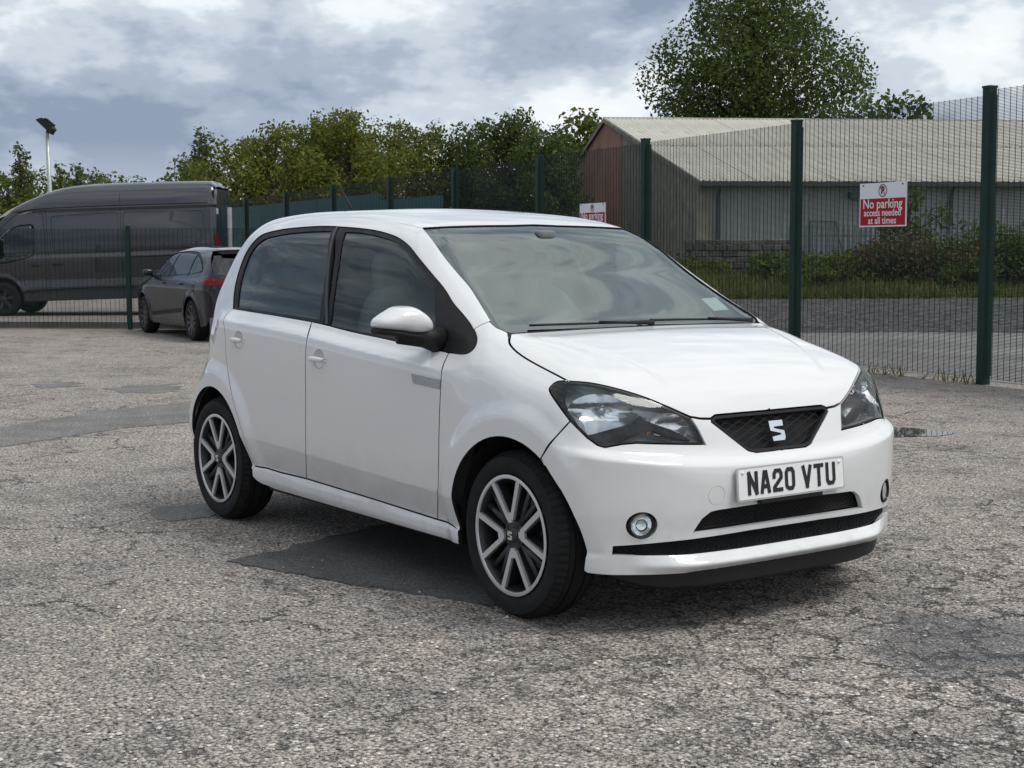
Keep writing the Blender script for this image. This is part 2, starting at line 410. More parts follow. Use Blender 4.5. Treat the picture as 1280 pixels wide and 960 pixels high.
class Body:
    def __init__(s, G, axis=0.95, far=2.6): s.G = G; s.ax = axis; s.far = far
    def normal(s, P, e=.0025):
        P = np.asarray(P, float); g = np.zeros_like(P)
        for k in range(3):
            d = np.zeros(3); d[k] = e; g[:, k] = s.G(P+d)-s.G(P-d)
        return g/(np.linalg.norm(g, axis=1, keepdims=True)+1e-12)
    def cast(s, O, D, t0=0.0, t1=3.0, n=150):
        O = np.asarray(O, float); D = np.asarray(D, float); ts = np.linspace(t0, t1, n)
        best = np.full(len(O), np.nan); lo = np.zeros(len(O)); hi = np.zeros(len(O)); found = np.zeros(len(O), bool)
        gp_ = s.G(O+D*ts[0]); gm = gp_.copy(); tm = np.full(len(O), ts[0])
        for i in range(1, n):
            g = s.G(O+D*ts[i]); hit = (~found) & (gp_ > 0) & (g <= 0)
            lo[hit] = ts[i-1]; hi[hit] = ts[i]; found |= hit
            b = g < gm; gm[b] = g[b]; tm[b] = ts[i]; gp_ = g
        for _ in range(26):
            m = .5*(lo+hi); g = s.G(O+D*m[:, None]); ins = g <= 0
            hi = np.where(ins, m, hi); lo = np.where(ins, lo, m)
        t = np.where(found, hi, tm)          # a ray that misses takes its closest approach (the outline)
        return O+D*t[:, None]
    def px(s, pts):
        D = np.array([ray(u, v) for u, v in pts]); return s.cast(np.tile(CAM, (len(D), 1)), D, 2.0, 9.0, 500)
    def lift(s, mode, Q):
        a, b = Q[:, 0], Q[:, 1]; o = np.ones(len(Q)); z = np.zeros(len(Q)); f = s.far
        if mode == 'R': return s.cast(np.stack([a, -f*o, b], 1), np.stack([z, o, z], 1), 0, f)
        if mode == 'T': return s.cast(np.stack([a, b, (f+.6)*o], 1), np.stack([z, z, -o], 1), 0, f+.6)
        if mode == 'F': return s.cast(np.stack([f*o, a, b], 1), np.stack([-o, z, z], 1), 0, f)
        if mode == 'B': return s.cast(np.stack([-f*o, a, b], 1), np.stack([o, z, z], 1), 0, f)
        if mode == 'C':
            an = a/.85; R = f-s.ax+.2
            return s.cast(np.stack([s.ax+R*np.cos(an), R*np.sin(an), b], 1), np.stack([-np.cos(an), -np.sin(an), z], 1), 0, R)
    def flat(s, mode, P):
        P = np.asarray(P, float)
        if mode == 'R': return P[:, [0, 2]]
        if mode == 'T': return P[:, [0, 1]]
        if mode in 'FB': return P[:, [1, 2]]
        return np.stack([.85*np.arctan2(P[:, 1], P[:, 0]-s.ax), P[:, 2]], 1)
    def tri(s, mode, outline, holes=(), grid=.022, gap=.002, edge=.016):
        O2 = resample(s.flat(mode, outline), edge); O2 = shrink(O2, gap) if gap else O2
        H2 = [shrink(resample(s.flat(mode, h), edge), -gap) if gap else resample(s.flat(mode, h), edge) for h in holes]
        mn, mx = O2.min(0), O2.max(0)
        ga, gb = grid if isinstance(grid, tuple) else (grid, grid); grid = min(ga, gb)
        gx, gy = np.meshgrid(np.arange(mn[0]+ga*.5, mx[0], ga), np.arange(mn[1]+gb*.5, mx[1], gb)); g = np.stack([gx.ravel(), gy.ravel()], 1)
        ok = pip(g, shrink(O2, grid*.45))
        for h in H2: ok &= ~pip(g, shrink(h, -grid*.45))
        g = g[ok]; V = list(O2); E = [(i, (i+1) % len(O2)) for i in range(len(O2))]
        for h in H2:
            b = len(V); V += list(h); E += [(b+i, b+(i+1) % len(h)) for i in range(len(h))]
        V += list(g)
        r = delaunay_2d_cdt([Vector(v) for v in V], E, [], 0, 1e-6)
        v2 = np.array([tuple(v) for v in r[0]]); F = np.array([tuple(f) for f in r[2]])
        cen = v2[F].mean(1); ins = pip(cen, O2)
        for h in H2: ins &= ~pip(cen, h)
        F = F[ins]; used = np.unique(F); mp = -np.ones(len(v2), int); mp[used] = np.arange(len(used))
        return v2[used], mp[F]
    def panel(s, name, mode, outline, mat, parent, holes=(), grid=.022, gap=.0025, rim=.014, off=0.0, mirror=False, shift=None, full=False, dark=True):
        """a skin panel lying on the body surface, cut to the outline, with turned-in edges"""
        if full: outline = list(outline)+[(p[0], -p[1], p[2]) for p in list(outline)[::-1]]
        Q, F = s.tri(mode, outline, holes, grid, gap)
        P = s.lift(mode, Q); N = s.normal(P)
        P = P+N*off
        if shift is not None: P = P+np.array(shift)
        # consistent outward winding
        fn = np.cross(P[F[:, 1]]-P[F[:, 0]], P[F[:, 2]]-P[F[:, 0]]); fl = np.sum(fn*N[F[:, 0]], 1) < 0
        F[fl] = F[fl][:, ::-1]
        V = list(P); NN = list(N); FF = [tuple(f) for f in F]; nskin = len(FF)
        mats = [mat, M['dark_inside']] if dark and rim else mat
        if rim:
            cnt = {}
            for f in F:
                for a, b in ((f[0], f[1]), (f[1], f[2]), (f[2], f[0])):
                    cnt[(a, b)] = cnt.get((a, b), 0)+1
            for (a, b) in [e for e in cnt if (e[1], e[0]) not in cnt]:
                k = len(V); q = [P[b], P[a], P[a]-N[a]*rim, P[b]-N[b]*rim]
                n = np.cross(q[1]-q[0], q[2]-q[0]); n = n/(np.linalg.norm(n)+1e-12)
                V += q; NN += [n]*4; FF.append((k, k+1, k+2, k+3))
        mi = [0]*nskin+[1]*(len(FF)-nskin)
        o = mk(name, V, FF, mats, parent, NN)
        if dark and rim: o.data.polygons.foreach_set('material_index', mi)
        if mirror:
            V2 = [(v[0], -v[1], v[2]) for v in V]; N2 = [(n[0], -n[1], n[2]) for n in NN]
            o2 = mk(name, V2, [f[::-1] for f in FF], mats, parent, N2)
            if dark and rim: o2.data.polygons.foreach_set('material_index', mi)
            return o, o2
        return o

# ---------------------------------------------------------------- body shape of the small white hatchback
def small_car_shape():
    Tc = tab([-2.2, -1.80, -1.68, -1.58, -1.46, -1.36, -1.15, -.8, -.4, -.1, .1, .25, .60, .93, .975, 1.1, 1.28, 1.4, 1.5, 1.58, 1.64, 1.685, 1.74, 1.85, 2.2],
             [.40, .80, 1.02, 1.22, 1.385, 1.432, 1.462, 1.476, 1.473, 1.452, 1.428, 1.396, 1.20, 1.012, .990, .976, .944, .908, .866, .818, .768, .715, .62, .40, .0])
    xs = np.linspace(-2.2, 2.2, 900); sl = np.gradient(Tc(xs), xs); nrm = 1/np.sqrt(1+sl**2)
    Tn = lambda q: np.interp(q, xs, nrm)
    K = tab([-2.2, -1.4, -.5, .25, .6, .95, 1.1, 1.3, 1.6, 2.2], [.10, .09, .07, .06, .05, .02, .035, .06, .06, .06])
    ZL = tab([-2, -.8, .75, 2], [.445, .424, .382, .35]); ZC = tab([-2.2, -1.15, -.24, .11, .45, .78, 1.0, 1.3, 2.2], [.985, .966, .925, .897, .874, .853, .84, .79, .70])
    ZB = tab([-2.2, -1.1, -.2, .0, .6, .75, .95, 1.05, 1.3, 2.2], [1.04, 1.014, .972, .955, .922, .908, .935, .93, .87, .78])
    SP = tab([-.1, .10, .17, .205, .235, .262, .285, .30, .395, .41, .55, .70, .85, .893, .902, .955, 1.06, 1.15, 1.25, 1.35, 1.42, 1.6],
             [.55, .67, .735, .760, .771, .772, .764, .770, .806, .811, .818, .820, .817, .812, .803, .748, .722, .694, .658, .612, .566, .36])
    SQ = tab([-.1, .10, .17, .205, .235, .262, .285, .30, .395, .41, .55, .70, .80, .87, .93, 1.0, 1.06, 1.15, 1.25, 1.35, 1.42, 1.6],
             [.55, .67, .735, .760, .771, .772, .764, .770, .803, .807, .817, .817, .806, .785, .756, .735, .720, .694, .658, .612, .566, .36])
    DW = tab([-2.2, -1.75, -1.5, -1.2, -.9, .9, 1.2, 1.4, 1.6, 2.2], [-.16, -.075, -.035, -.010, 0, 0, -.010, -.024, -.05, -.2])
    DG = tab([-2.2, -1.7, -1.4, -1.1, -.7, .3, .9, 1.2, 2.2], [-.22, -.075, -.035, -.008, 0, 0, -.012, -.02, -.05])
    Fc = tab([-.2, .10, .18, .212, .238, .262, .285, .30, .42, .50, .545, .553, .580, .62, .68, .73, .78, 1.2],
             [1.50, 1.66, 1.735, 1.764, 1.790, 1.768, 1.746, 1.745, 1.757, 1.762, 1.764, 1.760, 1.724, 1.705, 1.688, 1.676, 1.665, 1.60])
    Fb = tab([-.2, .10, .18, .30, .42, .50, .545, .553, .580, .62, .68, .73, .78, 1.2],
             [1.60, 1.69, 1.738, 1.745, 1.757, 1.762, 1.764, 1.760, 1.724, 1.705, 1.688, 1.676, 1.665, 1.60])
    Xr = tab([0, .2, .35, .55, .7, .9, 1.03, 1.16, 1.27, 1.36, 1.45, 1.7], [-1.66, -1.73, -1.765, -1.775, -1.765, -1.755, -1.73, -1.66, -1.575, -1.50, -1.44, -1.3])
    RT = tab([-2.2, .2, .9, 1.1, 1.3, 1.6, 2.2], [.14, .12, .10, .16, .20, .16, .1])
    def G(P):
        P = np.asarray(P); x, y, z = P[..., 0], np.abs(P[..., 1]), P[..., 2]
        ycr = .56-.34*(x-1.05); a = (z-(Tc(x)-K(x)*y*y+.007*smooth01((ycr-y)/.035+.5)*smooth01((x-1.02)/.12)*smooth01((1.62-x)/.15)))*Tn(x)
        zl, zc, zb = ZL(x), ZC(x), ZB(x)
        zr = np.where(z < zl, z*(.40/zl), np.where(z < zc, .40+(z-zl)/(zc-zl)*.5, np.where(z < zb, .9+(z-zc)/(zb-zc)*.055, .955+(z-zb))))
        up = smooth01((z-zc)/.25)
        fd = np.maximum(smooth01((x-.80)/.22), smooth01((-1.12-x)/.25)); S = SP(zr)*(1-fd)+SQ(z)*fd+DW(x)*(1-up*.5)+DG(x)*up
        for cx in (1.21, -1.21):
            r = np.hypot(x-cx, z-.31); S = S+.018*smooth01((.465-r)/.075)
        b = (y-S)*.95
        lip = 1-smooth01((y-.42)/.24); zz = z-.10*y*y*smooth01((z-.4)/.15)
        F = Fc(zz)*lip+Fb(zz)*(1-lip)-.035*y*y-.5*y**4
        c = (x-F)*.93
        d = (Xr(z)+.05*y*y+(.20+.78*smooth01((z-.42)/.40))*y**4-x)*.93
        g = smax(a, b, RT(x)); g = smax(g, c, .05); return smax(g, d, .10)
    return Body(G)
# ---------------------------------------------------------------- car materials
def mat_paint(name, col, rough=.32, metal=0.0, flake=False, dirt=.0, cior=1.75):
    s = Mat(name); c = s.co()
    base = col
    if dirt:
        sep = s.N('ShaderNodeSeparateXYZ'); s.L(c, sep.inputs[0])
        d = s.math('MULTIPLY', s.ramp(sep.outputs[2], [(.15, 1), (.55, 0)]), s.ramp(s.noise(9, 6, .65, .3, c), [(.42, 0), (.75, 1)]))
        base = s.mix(s.math('MULTIPLY', d, dirt), col, (.25, .22, .18))
    s.set(Base_Color=base, Roughness=rough, Metallic=metal, Coat_Weight=1.0, Coat_Roughness=.015, Coat_IOR=cior, Specular_IOR_Level=.5 if metal else .1)
    b = s.N('ShaderNodeBump'); b.inputs['Strength'].default_value = .02; b.inputs['Distance'].default_value = .001
    s.L(s.noise(420, 2, .5, 0, c), b.inputs['Height']); s.L(b.outputs[0], s.b.inputs['Coat Normal'])
    return s.m
M = {}
M['white'] = mat_paint('white_paint', (.71, .715, .712), .5, dirt=.3)
M['black_trim'] = simple('black_trim', (.012, .012, .013), .55, bump=.1, bscale=400, spec=.3)
M['gloss_black'] = simple('gloss_black', (.007, .007, .008), .2, spec=.35)
M['dark_inside'] = simple('dark_inside', (.010, .010, .011), .8)
M['interior'] = simple('interior_plastic', (.15, .153, .156), .7)
M['seat'] = simple('seat_fabric', (.17, .175, .18), .9, bump=.3, bscale=300)
M['screen_glass'] = glass('windscreen_glass', (.82, .91, .885), 2.9)
M['side_glass'] = glass('side_glass', (.86, .95, .93), 1.5)
M['privacy_glass'] = glass('privacy_glass', (.035, .035, .038), 1.75)
M['chrome'] = simple('chrome', (.86, .87, .88), .06, 1.0, var=.03)
M['silver'] = simple('machined_alloy', (.60, .61, .62), .34, .5, var=.03)
M['wheel_dark'] = simple('wheel_grey', (.022, .023, .025), .4, .2, coat=.2)
M['rubber'] = simple('tyre_rubber', (.011, .011, .0115), .8, spec=.3, var=.25, bump=.25, bscale=200)
M['lens'] = glass('lens_clear', (.93, .95, .96), 1.42)
M['amber'] = simple('amber_bulb', (.75, .22, .03), .3)
M['red_lens'] = simple('red_lens', (.13, .004, .006), .4, spec=.25)
M['plate'] = simple('plate_white', (.80, .80, .79), .35, var=.03)
M['ink'] = simple('plate_ink', (.010, .010, .011), .4)
M['plate_frame'] = simple('plate_grey', (.42, .43, .43), .4)
M['disc'] = simple('brake_disc', (.25, .24, .23), .45, .9)
M['badge'] = simple('badge_grey', (.36, .37, .40), .4, .3)
M['white_print'] = simple('white_print', (.72, .74, .75), .5, var=.04)

def tyre_mesh(R, w, rim, lugs=64):
    """right-hand wheel, axle along y, outer face towards -y; returns MB"""
    m = MB(); h = w/2
    prof = [(rim-.006, -h+.022), (rim+.004, -h+.010), (rim+.02, -h+.003), (rim+(R-rim)*.45, -h-.002), (rim+(R-rim)*.75, -h+.003), (R-.018, -h+.012), (R-.006, -h+.026), (R-.001, -h+.040)]
    tread = []
    for y0, y1 in ((-h+.042, -.030), (-.022, .022), (.030, h-.042)):
        tread += [(R-.008, y0), (R-.0005, y0+.0015), (R, (y0+y1)/2), (R-.0005, y1-.0015), (R-.008, y1)]
    full = prof+tread+[(r, -t) for r, t in prof[::-1]]
    n = lugs*4; nj = len(full)
    def wob(j, k):
        q = k % 4
        if q == 0 and (5 <= j <= 7 or nj-8 <= j <= nj-6): return -.005
        return 0.0
    m.lathe(full, n, 1, wob=wob); return m
def vee_wheel(root, loc, side, R=.2955, w=.185, rim=.208, spin=0.0, hub='S'):
    """alloy wheel with four V spokes. side -1: outer face towards -y"""
    t = empty('wheel'); t.parent = root; t.location = loc
    if side > 0: t.rotation_euler = (0, 0, math.pi)
    ty = tyre_mesh(R, w, rim).build('tyre', M['rubber'], t, auto=35)
    h = w/2
    b = MB(); b.lathe([(rim-.004, -h+.010), (rim+.004, -h+.004), (rim+.0045, -h+.002), (rim+.001, -h+.0005), (rim-.008, -h+.001), (rim-.010, -h+.006)], 96, 1)
    rimo = b.build('rim_edge', M['silver'], t, auto=40)
    b = MB(); b.lathe([(rim-.004, -h+.012), (rim-.010, -h+.006), (rim-.018, -h+.02), (rim-.024, -h+.06), (rim-.024, h-.02), (rim-.004, h-.005)], 72, 1)
    b.lathe([(rim-.03, h-.03), (.02, h-.03)], 48, 1)
    b.build('barrel', M['wheel_dark'], t, auto=40)
    b = MB(); b.lathe([(.13, -.012), (.13, .006), (.05, .006)], 48, 1); b.lathe([(.13, -.012), (.05, -.012)], 48, 1); b.build('brake_disc', M['disc'], t, auto=40)
    yo = -h+.003
    for k in range(4):
        a0 = spin+math.pi/2*k
        face = MB(); under = MB()
        for sg in (-1, 1):
            # one arm from the apex near the hub to the rim
            ai, ao = a0+sg*math.radians(9), a0+sg*math.radians(22.5)
            ri, ro = .056, rim-.004
            p0 = np.array([ri*math.cos(ai), ri*math.sin(ai)]); p1 = np.array([ro*math.cos(ao), ro*math.sin(ao)])
            d = (p1-p0)/np.linalg.norm(p1-p0); nn = np.array([-d[1], d[0]])
            w0, w1 = .0085, .0100
            def quad(mb, wa, wb, y0, y1, dip=0.0):
                V = []
                for y in (y0, y1):
                    for p, ww, q in ((p0, wa, dip), (p1, wb, 0)):
                        V += [(*(p-nn*ww), y+q), (*(p+nn*ww), y+q)]
                V = [(v[0], v[2], v[1]) for v in V]
                mb.add(V, [(0, 1, 3, 2), (4, 6, 7, 5), (0, 4, 5, 1), (2, 3, 7, 6), (0, 2, 6, 4), (1, 5, 7, 3)])
            quad(face, w0, w1, yo+.000, yo+.010, .006); quad(under, w0*1.35, w1*1.6, yo+.0105, yo+.045, .006)
        # web joining the two arms at the apex
        pts = [(.046, -14), (.046, 14), (.080, 7), (.080, -7)]
        poly = [(r*math.cos(a0+math.radians(a)), r*math.sin(a0+math.radians(a))) for r, a in pts]
        face.prism(poly, yo+.005, yo+.014, 1)
        face.build('spoke', M['silver'], t, auto=30); under.build('spoke_back', M['wheel_dark'], t, auto=30)
        # dark secondary arm between the Vs
        b = MB(); am = a0+math.pi/4
        for sg in (-1, 1):
            a1 = am+sg*math.radians(9)
            b.tube([(.05*math.cos(am), yo+.03, .05*math.sin(am)), ((rim-.01)*math.cos(a1), yo+.028, (rim-.01)*math.sin(a1))], [.014, .011], 6)
        b.build('secondary_spoke', M['wheel_dark'], t, smooth=True)
    b = MB(); b.lathe([(0.0, yo+.006), (.022, yo+.006), (.026, yo+.009), (.028, yo+.014), (.052, yo+.016), (.062, yo+.04)], 40, 1)
    hb = b.build('hub', M['wheel_dark'], t, auto=35)
    for k in range(4):
        a = spin+math.pi/4+math.pi/2*k; b = MB()
        c = (.040*math.cos(a), yo+.014, .040*math.sin(a)); b.tube([c, (c[0], yo+.03, c[2])], .0075, 6); b.build('wheel_bolt', M['dark_inside'], t)
    if hub:
        e = emblem(.015); o = e.build('emblem', M['chrome'], t); o.rotation_euler = (0, 0, -math.pi/2); o.location = (0, yo+.0055, 0)
    return t
def emblem(h):
    """slanted S badge facing +x, centred, height 2h"""
    m = MB(); w = h*.92
    up = [(-1, 1), (1, 1), (.97, .44), (-.42, .40), (-.42, .24), (1, -.06), (1, -.72), (.80, -1), (-.86, -1), (-.90, -.58), (.44, -.44), (.44, -.28), (-1, .04)]
    m.prism([(p[0]*w, p[1]*h) for p in up], -.001, .007, 0)
    return m
def stroke_text(text, h, wch, th, gap, space, m=None, depth=.0015):
    """condensed block capitals and digits, built from strokes; faces +x, along +y, centred"""
    G_ = {'N': [[(0, 0), (0, 1)], [(0, 1), (1, 0)], [(1, 0), (1, 1)]], 'A': [[(0, 0), (.38, 1), (.62, 1), (1, 0)], [(.2, .27), (.8, .27)]],
          '2': [[(0, .70), (0, .84), (.2, 1), (.8, 1), (1, .84), (1, .62), (.0, .14), (0, 0), (1, 0)]],
          '0': [[(.2, 0), (0, .16), (0, .84), (.2, 1), (.8, 1), (1, .84), (1, .16), (.8, 0), (.2, 0)]],
          'V': [[(0, 1), (.5, 0)], [(.5, 0), (1, 1)]], 'T': [[(0, 1), (1, 1)], [(.5, 1), (.5, 0)]], 'U': [[(0, 1), (0, .16), (.2, 0), (.8, 0), (1, .16), (1, 1)]]}
    m = m or MB(); total = sum(space if c == ' ' else wch+gap for c in text)-gap; x = -total/2; layer = 0
    for ch in text:
        if ch == ' ': x += space; continue
        for st in G_[ch]:
            P = [np.array([x+th/2+p[0]*(wch-th), -h/2+th/2+p[1]*(h-th)]) for p in st]; n = len(P); L = []; Rr = []
            for i in range(n):
                a = P[i]-P[i-1] if i > 0 else P[1]-P[0]; b = P[i+1]-P[i] if i < n-1 else a
                a = a/np.linalg.norm(a); b = b/np.linalg.norm(b); t = a+b; t = t/np.linalg.norm(t); nn = np.array([-t[1], t[0]]); k = th/2/max(.5, float(nn@np.array([-a[1], a[0]])))
                e = np.zeros(2)
                if not (ch == '0'):
                    if i == 0: e = -a*th/2
                    if i == n-1: e = b*th/2
                L.append(P[i]+nn*k+e); Rr.append(P[i]-nn*k+e)
            layer = (layer+1) % 5; d = depth+.0002*layer; V = []
            for i in range(n): V += [(0, *L[i]), (0, *Rr[i]), (d, *L[i]), (d, *Rr[i])]
            F = []
            for i in range(n-1):
                q = 4*i; F += [(q+2, q+3, q+7, q+6), (q, q+2, q+6, q+4), (q+1, q+5, q+7, q+3)]
            F += [(0, 1, 3, 2), (4*n-4, 4*n-2, 4*n-1, 4*n-3)]
            m.add(V, F)
        x += wch+gap
    return m
def text_mesh(name, body, size, mat, parent, matrix, extrude=.0015, bold=0.0, spacing=1.0):
    cu = bpy.data.curves.new(name, 'FONT'); cu.body = body; cu.size = size; cu.align_x = 'CENTER'; cu.align_y = 'CENTER'
    cu.extrude = extrude; cu.offset = bold; cu.space_character = spacing; cu.resolution_u = 3
    o = bpy.data.objects.new(name, cu); C.objects.link(o); bpy.context.view_layer.update()
    me = bpy.data.meshes.new_from_object(o.evaluated_get(bpy.context.evaluated_depsgraph_get()))
    bpy.data.objects.remove(o); me.name = name; me.materials.clear(); me.materials.append(mat)
    ob = link(bpy.data.objects.new(name, me), parent); ob.matrix_local = matrix; return ob
def superell(cx, cy, cz, ax, ay, az, e1=.5, e2=.5, nu=24, nv=16, f=None):
    V = []; F = []
    sg = lambda w, e: math.copysign(abs(w)**e, w)
    for i in range(nv+1):
        v = -math.pi/2+math.pi*i/nv
        for j in range(nu):
            u = 2*math.pi*j/nu
            p = np.array([sg(math.cos(v), e1)*sg(math.cos(u), e2), sg(math.cos(v), e1)*sg(math.sin(u), e2), sg(math.sin(v), e1)])
            if f: p = f(p)
            V.append((cx+ax*p[0], cy+ay*p[1], cz+az*p[2]))
    for i in range(nv):
        for j in range(nu):
            F.append((i*nu+j, i*nu+(j+1) % nu, (i+1)*nu+(j+1) % nu, (i+1)*nu+j))
    return V, F
# ---------------------------------------------------------------- the white hatchback
def build_white_car():
    B = small_car_shape(); W_ = M['white']
    root = empty('parked_car', (0, 0, 0), 0, 'white five-door hatchback with grey V-spoke alloy wheels and number plate', 'car')
    X = lambda pts: [tuple(p) for p in B.px(pts)]
    S = lambda pts, n=6: X(catmull(pts, n=n))
    # ----- traced curves on the right-hand side (pixels of the photograph -> points on the body)
    door_line = S([(561, 441), (553, 460), (551, 482), (549, 530), (548, 590), (547, 649)])
    mid_line = S([(389.5, 402), (382.5, 434), (382, 490), (382, 540), (383, 598)])
    belt_f = S([(561, 440.5), (533.8, 435), (487, 424.5), (440, 414.5), (407, 406), (389.5, 402)])
    belt_r = X([(389.5, 402), (340, 393.5), (291, 385.5)])
    rdoor = S([(291, 385.5), (279.8, 398.5), (281, 415), (283, 450), (290, 495), (302, 538), (311, 565), (319, 582)])
    dbot_r = X([(319, 582), (350, 590), (383, 598)]); dbot_f = X([(383, 598), (465, 623), (547, 649)])
    # the arches follow circles round the hubs on the body side
    def arch(cx, a0, a1, r=.344, n=26):
        return [tuple(p) for p in B.lift('R', np.array([(cx+r*math.cos(a)*1.0, .298+r*math.sin(a)) for a in np.radians(np.linspace(a0, a1, n))]))]
    # ----- doors
    def cup_loop(uv):
        c = B.px([uv])[0]
        return [tuple(p) for p in B.lift('R', np.array([(c[0]+.006+.044*math.cos(a), c[2]+.038*math.sin(a)) for a in np.linspace(0, 2*math.pi, 28, endpoint=False)]))]
    CUP_F, CUP_R = (398, 448.5), (297.5, 424.5)
    fd = empty('front_door'); fd.parent = root
    fd_panel_outline = door_line[::-1] + belt_f[1:] + mid_line[1:] + dbot_f[1:-1]
    B.panel('door_skin', 'R', fd_panel_outline, W_, fd, grid=(.04, .0085), holes=[cup_loop(CUP_F)])
    rd = empty('rear_door'); rd.parent = root
    rd_outline = mid_line[::-1] + belt_r[1:] + rdoor[1:] + dbot_r[1:-1]
    B.panel('door_skin', 'R', rd_outline, W_, rd, grid=(.022, .0085), holes=[cup_loop(CUP_R)])
    # mirrored doors on the far side
    mir = lambda P: [(p[0], -p[1], p[2]) for p in P]
    fdl = empty('front_door'); fdl.parent = root; rdl = empty('rear_door'); rdl.parent = root
    def mirror_into(o, parent):
        me = o.data.copy(); me.transform(Matrix.Scale(-1, 4, (0, 1, 0))); me.flip_normals()
        n = link(bpy.data.objects.new(o.name.split('.')[0], me), parent); return n
    # ----- window openings
    fw_outer = S([(423.4, 283), (447, 284.7), (470, 287.8), (487.5, 292.5), (500, 298), (512.5, 308), (525, 323.8), (540.6, 342.5), (556, 361), (567, 378.6), (580.6, 394.6), (590, 407.5), (596, 422.5), (594, 433.4), (587, 440.5), (577.5, 442.5), (561, 440.5)], 4)
    fw_ring = fw_outer + belt_f[1:] + X([(407, 403), (415, 335)])[0:0]
    pillar_f = X([(407.5, 405.5), (413, 362), (418, 320), (423.4, 283)])
    rw_top = S([(291, 385.5), (292.5, 364.4), (297.2, 342.5), (305, 320.6), (314.4, 305), (323.8, 295.6), (334, 290.5), (355, 286), (378.4, 283.6), (402, 282.3), (420, 282.6)], 4)
    pillar_r = X([(420, 282.6), (414.5, 320), (409, 362), (403, 404.5)])
    # front door: black surround, glass, sail panel
    fw_glass = S([(430.5, 289.5), (448, 290), (468, 293.5), (486, 299), (498, 305), (510, 315), (522, 330), (535, 346), (543, 356)], 4) + X([(543, 380), (543, 404), (543, 430)]) + S([(533, 432.5), (487, 421.3), (440, 412), (411, 406)], 3) + X([(416, 370), (422, 330)])
    def ring(parent, outer, inner, name, off=-.004):
        return B.panel(name, 'R', outer, M['black_trim'], parent, holes=[inner], grid=.03, gap=.0008, rim=.012, off=off)
    f_out = fw_outer + S([(561, 440.5), (533.8, 435), (487, 424.5), (440, 414.5), (407.5, 405.5)], 4)[1:] + pillar_f[1:-1]
    fr = ring(fd, f_out, fw_glass, 'window_frame')
    gf = B.panel('window_glass', 'R', fw_glass, M['side_glass'], fd, grid=.03, gap=-.003, rim=0, off=-.009)
    rw_glass = S([(296, 383.2), (298, 362), (302, 343), (309.5, 322), (318, 308), (327, 299.8), (336, 296), (357, 291.6), (379, 289.2), (400, 288.2), (413.5, 288)], 4) + X([(408, 330), (403, 365), (398, 399)])
    r_out = rw_top + pillar_r[1:] + X([(396, 403), (389.5, 402), (340, 393.5)])
    rr = ring(rd, r_out, rw_glass, 'window_frame')
    gr = B.panel('window_glass', 'R', rw_glass, M['privacy_glass'], rd, grid=.03, gap=-.003, rim=0, off=-.009)
    # bright seam of the pillar trim between the two windows
    ps = B.panel('pillar_trim', 'R', X([(420.5, 283), (423, 283), (409.5, 405), (405.5, 405)]), M['wheel_dark'], root, grid=.03, gap=0, rim=.01, off=.000)
    # ----- body side: A-pillar, cant rail, quarter panel
    seam_as = S([(592, 411.6), (602, 405.5), (613.4, 401)], 3)
    scr_edge = S([(613.4, 400.5), (604, 385), (588.4, 360), (572, 341), (556, 321.5), (540.6, 300), (528, 284.3)], 4)
    roof_seam = [tuple(p) for p in B.lift('T', np.array([(x, -.535) for x in np.linspace(.22, -1.22, 30)]))]
    roof_rear = [tuple(p) for p in B.lift('T', np.array([(-1.27, -.53), (-1.32, -.525)]))]
    rear_edge = [tuple(p) for p in B.lift('R', np.array([(-1.36, 1.335), (-1.42, 1.28), (-1.49, 1.20), (-1.55, 1.10), (-1.60, 1.0), (-1.625, .9), (-1.64, .75), (-1.64, .6), (-1.63, .45), (-1.615, .30), (-1.60, .24)]))]
    archR = arch(-1.21, 186, -2)
    low_q = [tuple(p) for p in B.lift('R', np.array([(-.850, .283)]))]
    side = seam_as + scr_edge + roof_seam + roof_rear + rear_edge + archR + low_q + [rdoor[-1]] + rdoor[::-1][1:] + rw_top[1:] + fw_outer[:46]
    # close from the window's front corner back to the pillar seam
    bs = B.panel('body_side', 'R', side, W_, root, gap=.0006, grid=.015)
    # ----- roof
    rs = np.array(roof_seam); half = [(rs[i][0], rs[i][1], rs[i][2]) for i in range(len(rs))] + roof_rear
    hdr = [tuple(p) for p in B.px(catmull([(528, 284.3), (560, 282.6), (600, 281.4), (640, 281)], n=5))]
    hc = B.lift('T', np.array([(.262, 0.0)]))[0]
    roof_half = [tuple(hc)] + hdr[::-1] + half + [tuple(p) for p in B.lift('T', np.array([(-1.37, -.42), (-1.40, -.2), (-1.41, 0)]))]
    B.panel('roof', 'T', roof_half[:-1] + [roof_half[-1]], W_, root, grid=.035, gap=-.0004, rim=.01, full=True)
    # ----- windscreen with black band
    bot_glass = S([(613.4, 401), (624.4, 409.5), (640, 413.8)], 4)
    cb = B.lift('T', np.array([(.955, 0.0)]))[0]; cm = B.lift('T', np.array([(.955, -.3), (.953, -.5)]))
    scr_half = [tuple(hc)] + hdr[::-1][:-1] + scr_edge[::-1] + bot_glass[1:] + [tuple(cm[1]), tuple(cm[0]), tuple(cb)]
    B.panel('windscreen', 'T', scr_half, M['screen_glass'], root, grid=.03, gap=-.006, rim=0, off=-.005, full=True)
    so = np.array(scr_half); full = np.concatenate([so, (so*np.array([1, -1, 1]))[::-1]])
    c0 = full[:, :2].mean(0); inner = [tuple(p) for p in B.lift('T', shrink(resample(full[:, :2], .03), .022))]
    B.panel('windscreen_band', 'T', [tuple(p) for p in full], M['gloss_black'], root, holes=[inner], grid=.05, gap=-.008, rim=0, off=-.0075)
    # ----- front wing
    hl_low_out = (713, 526.3)
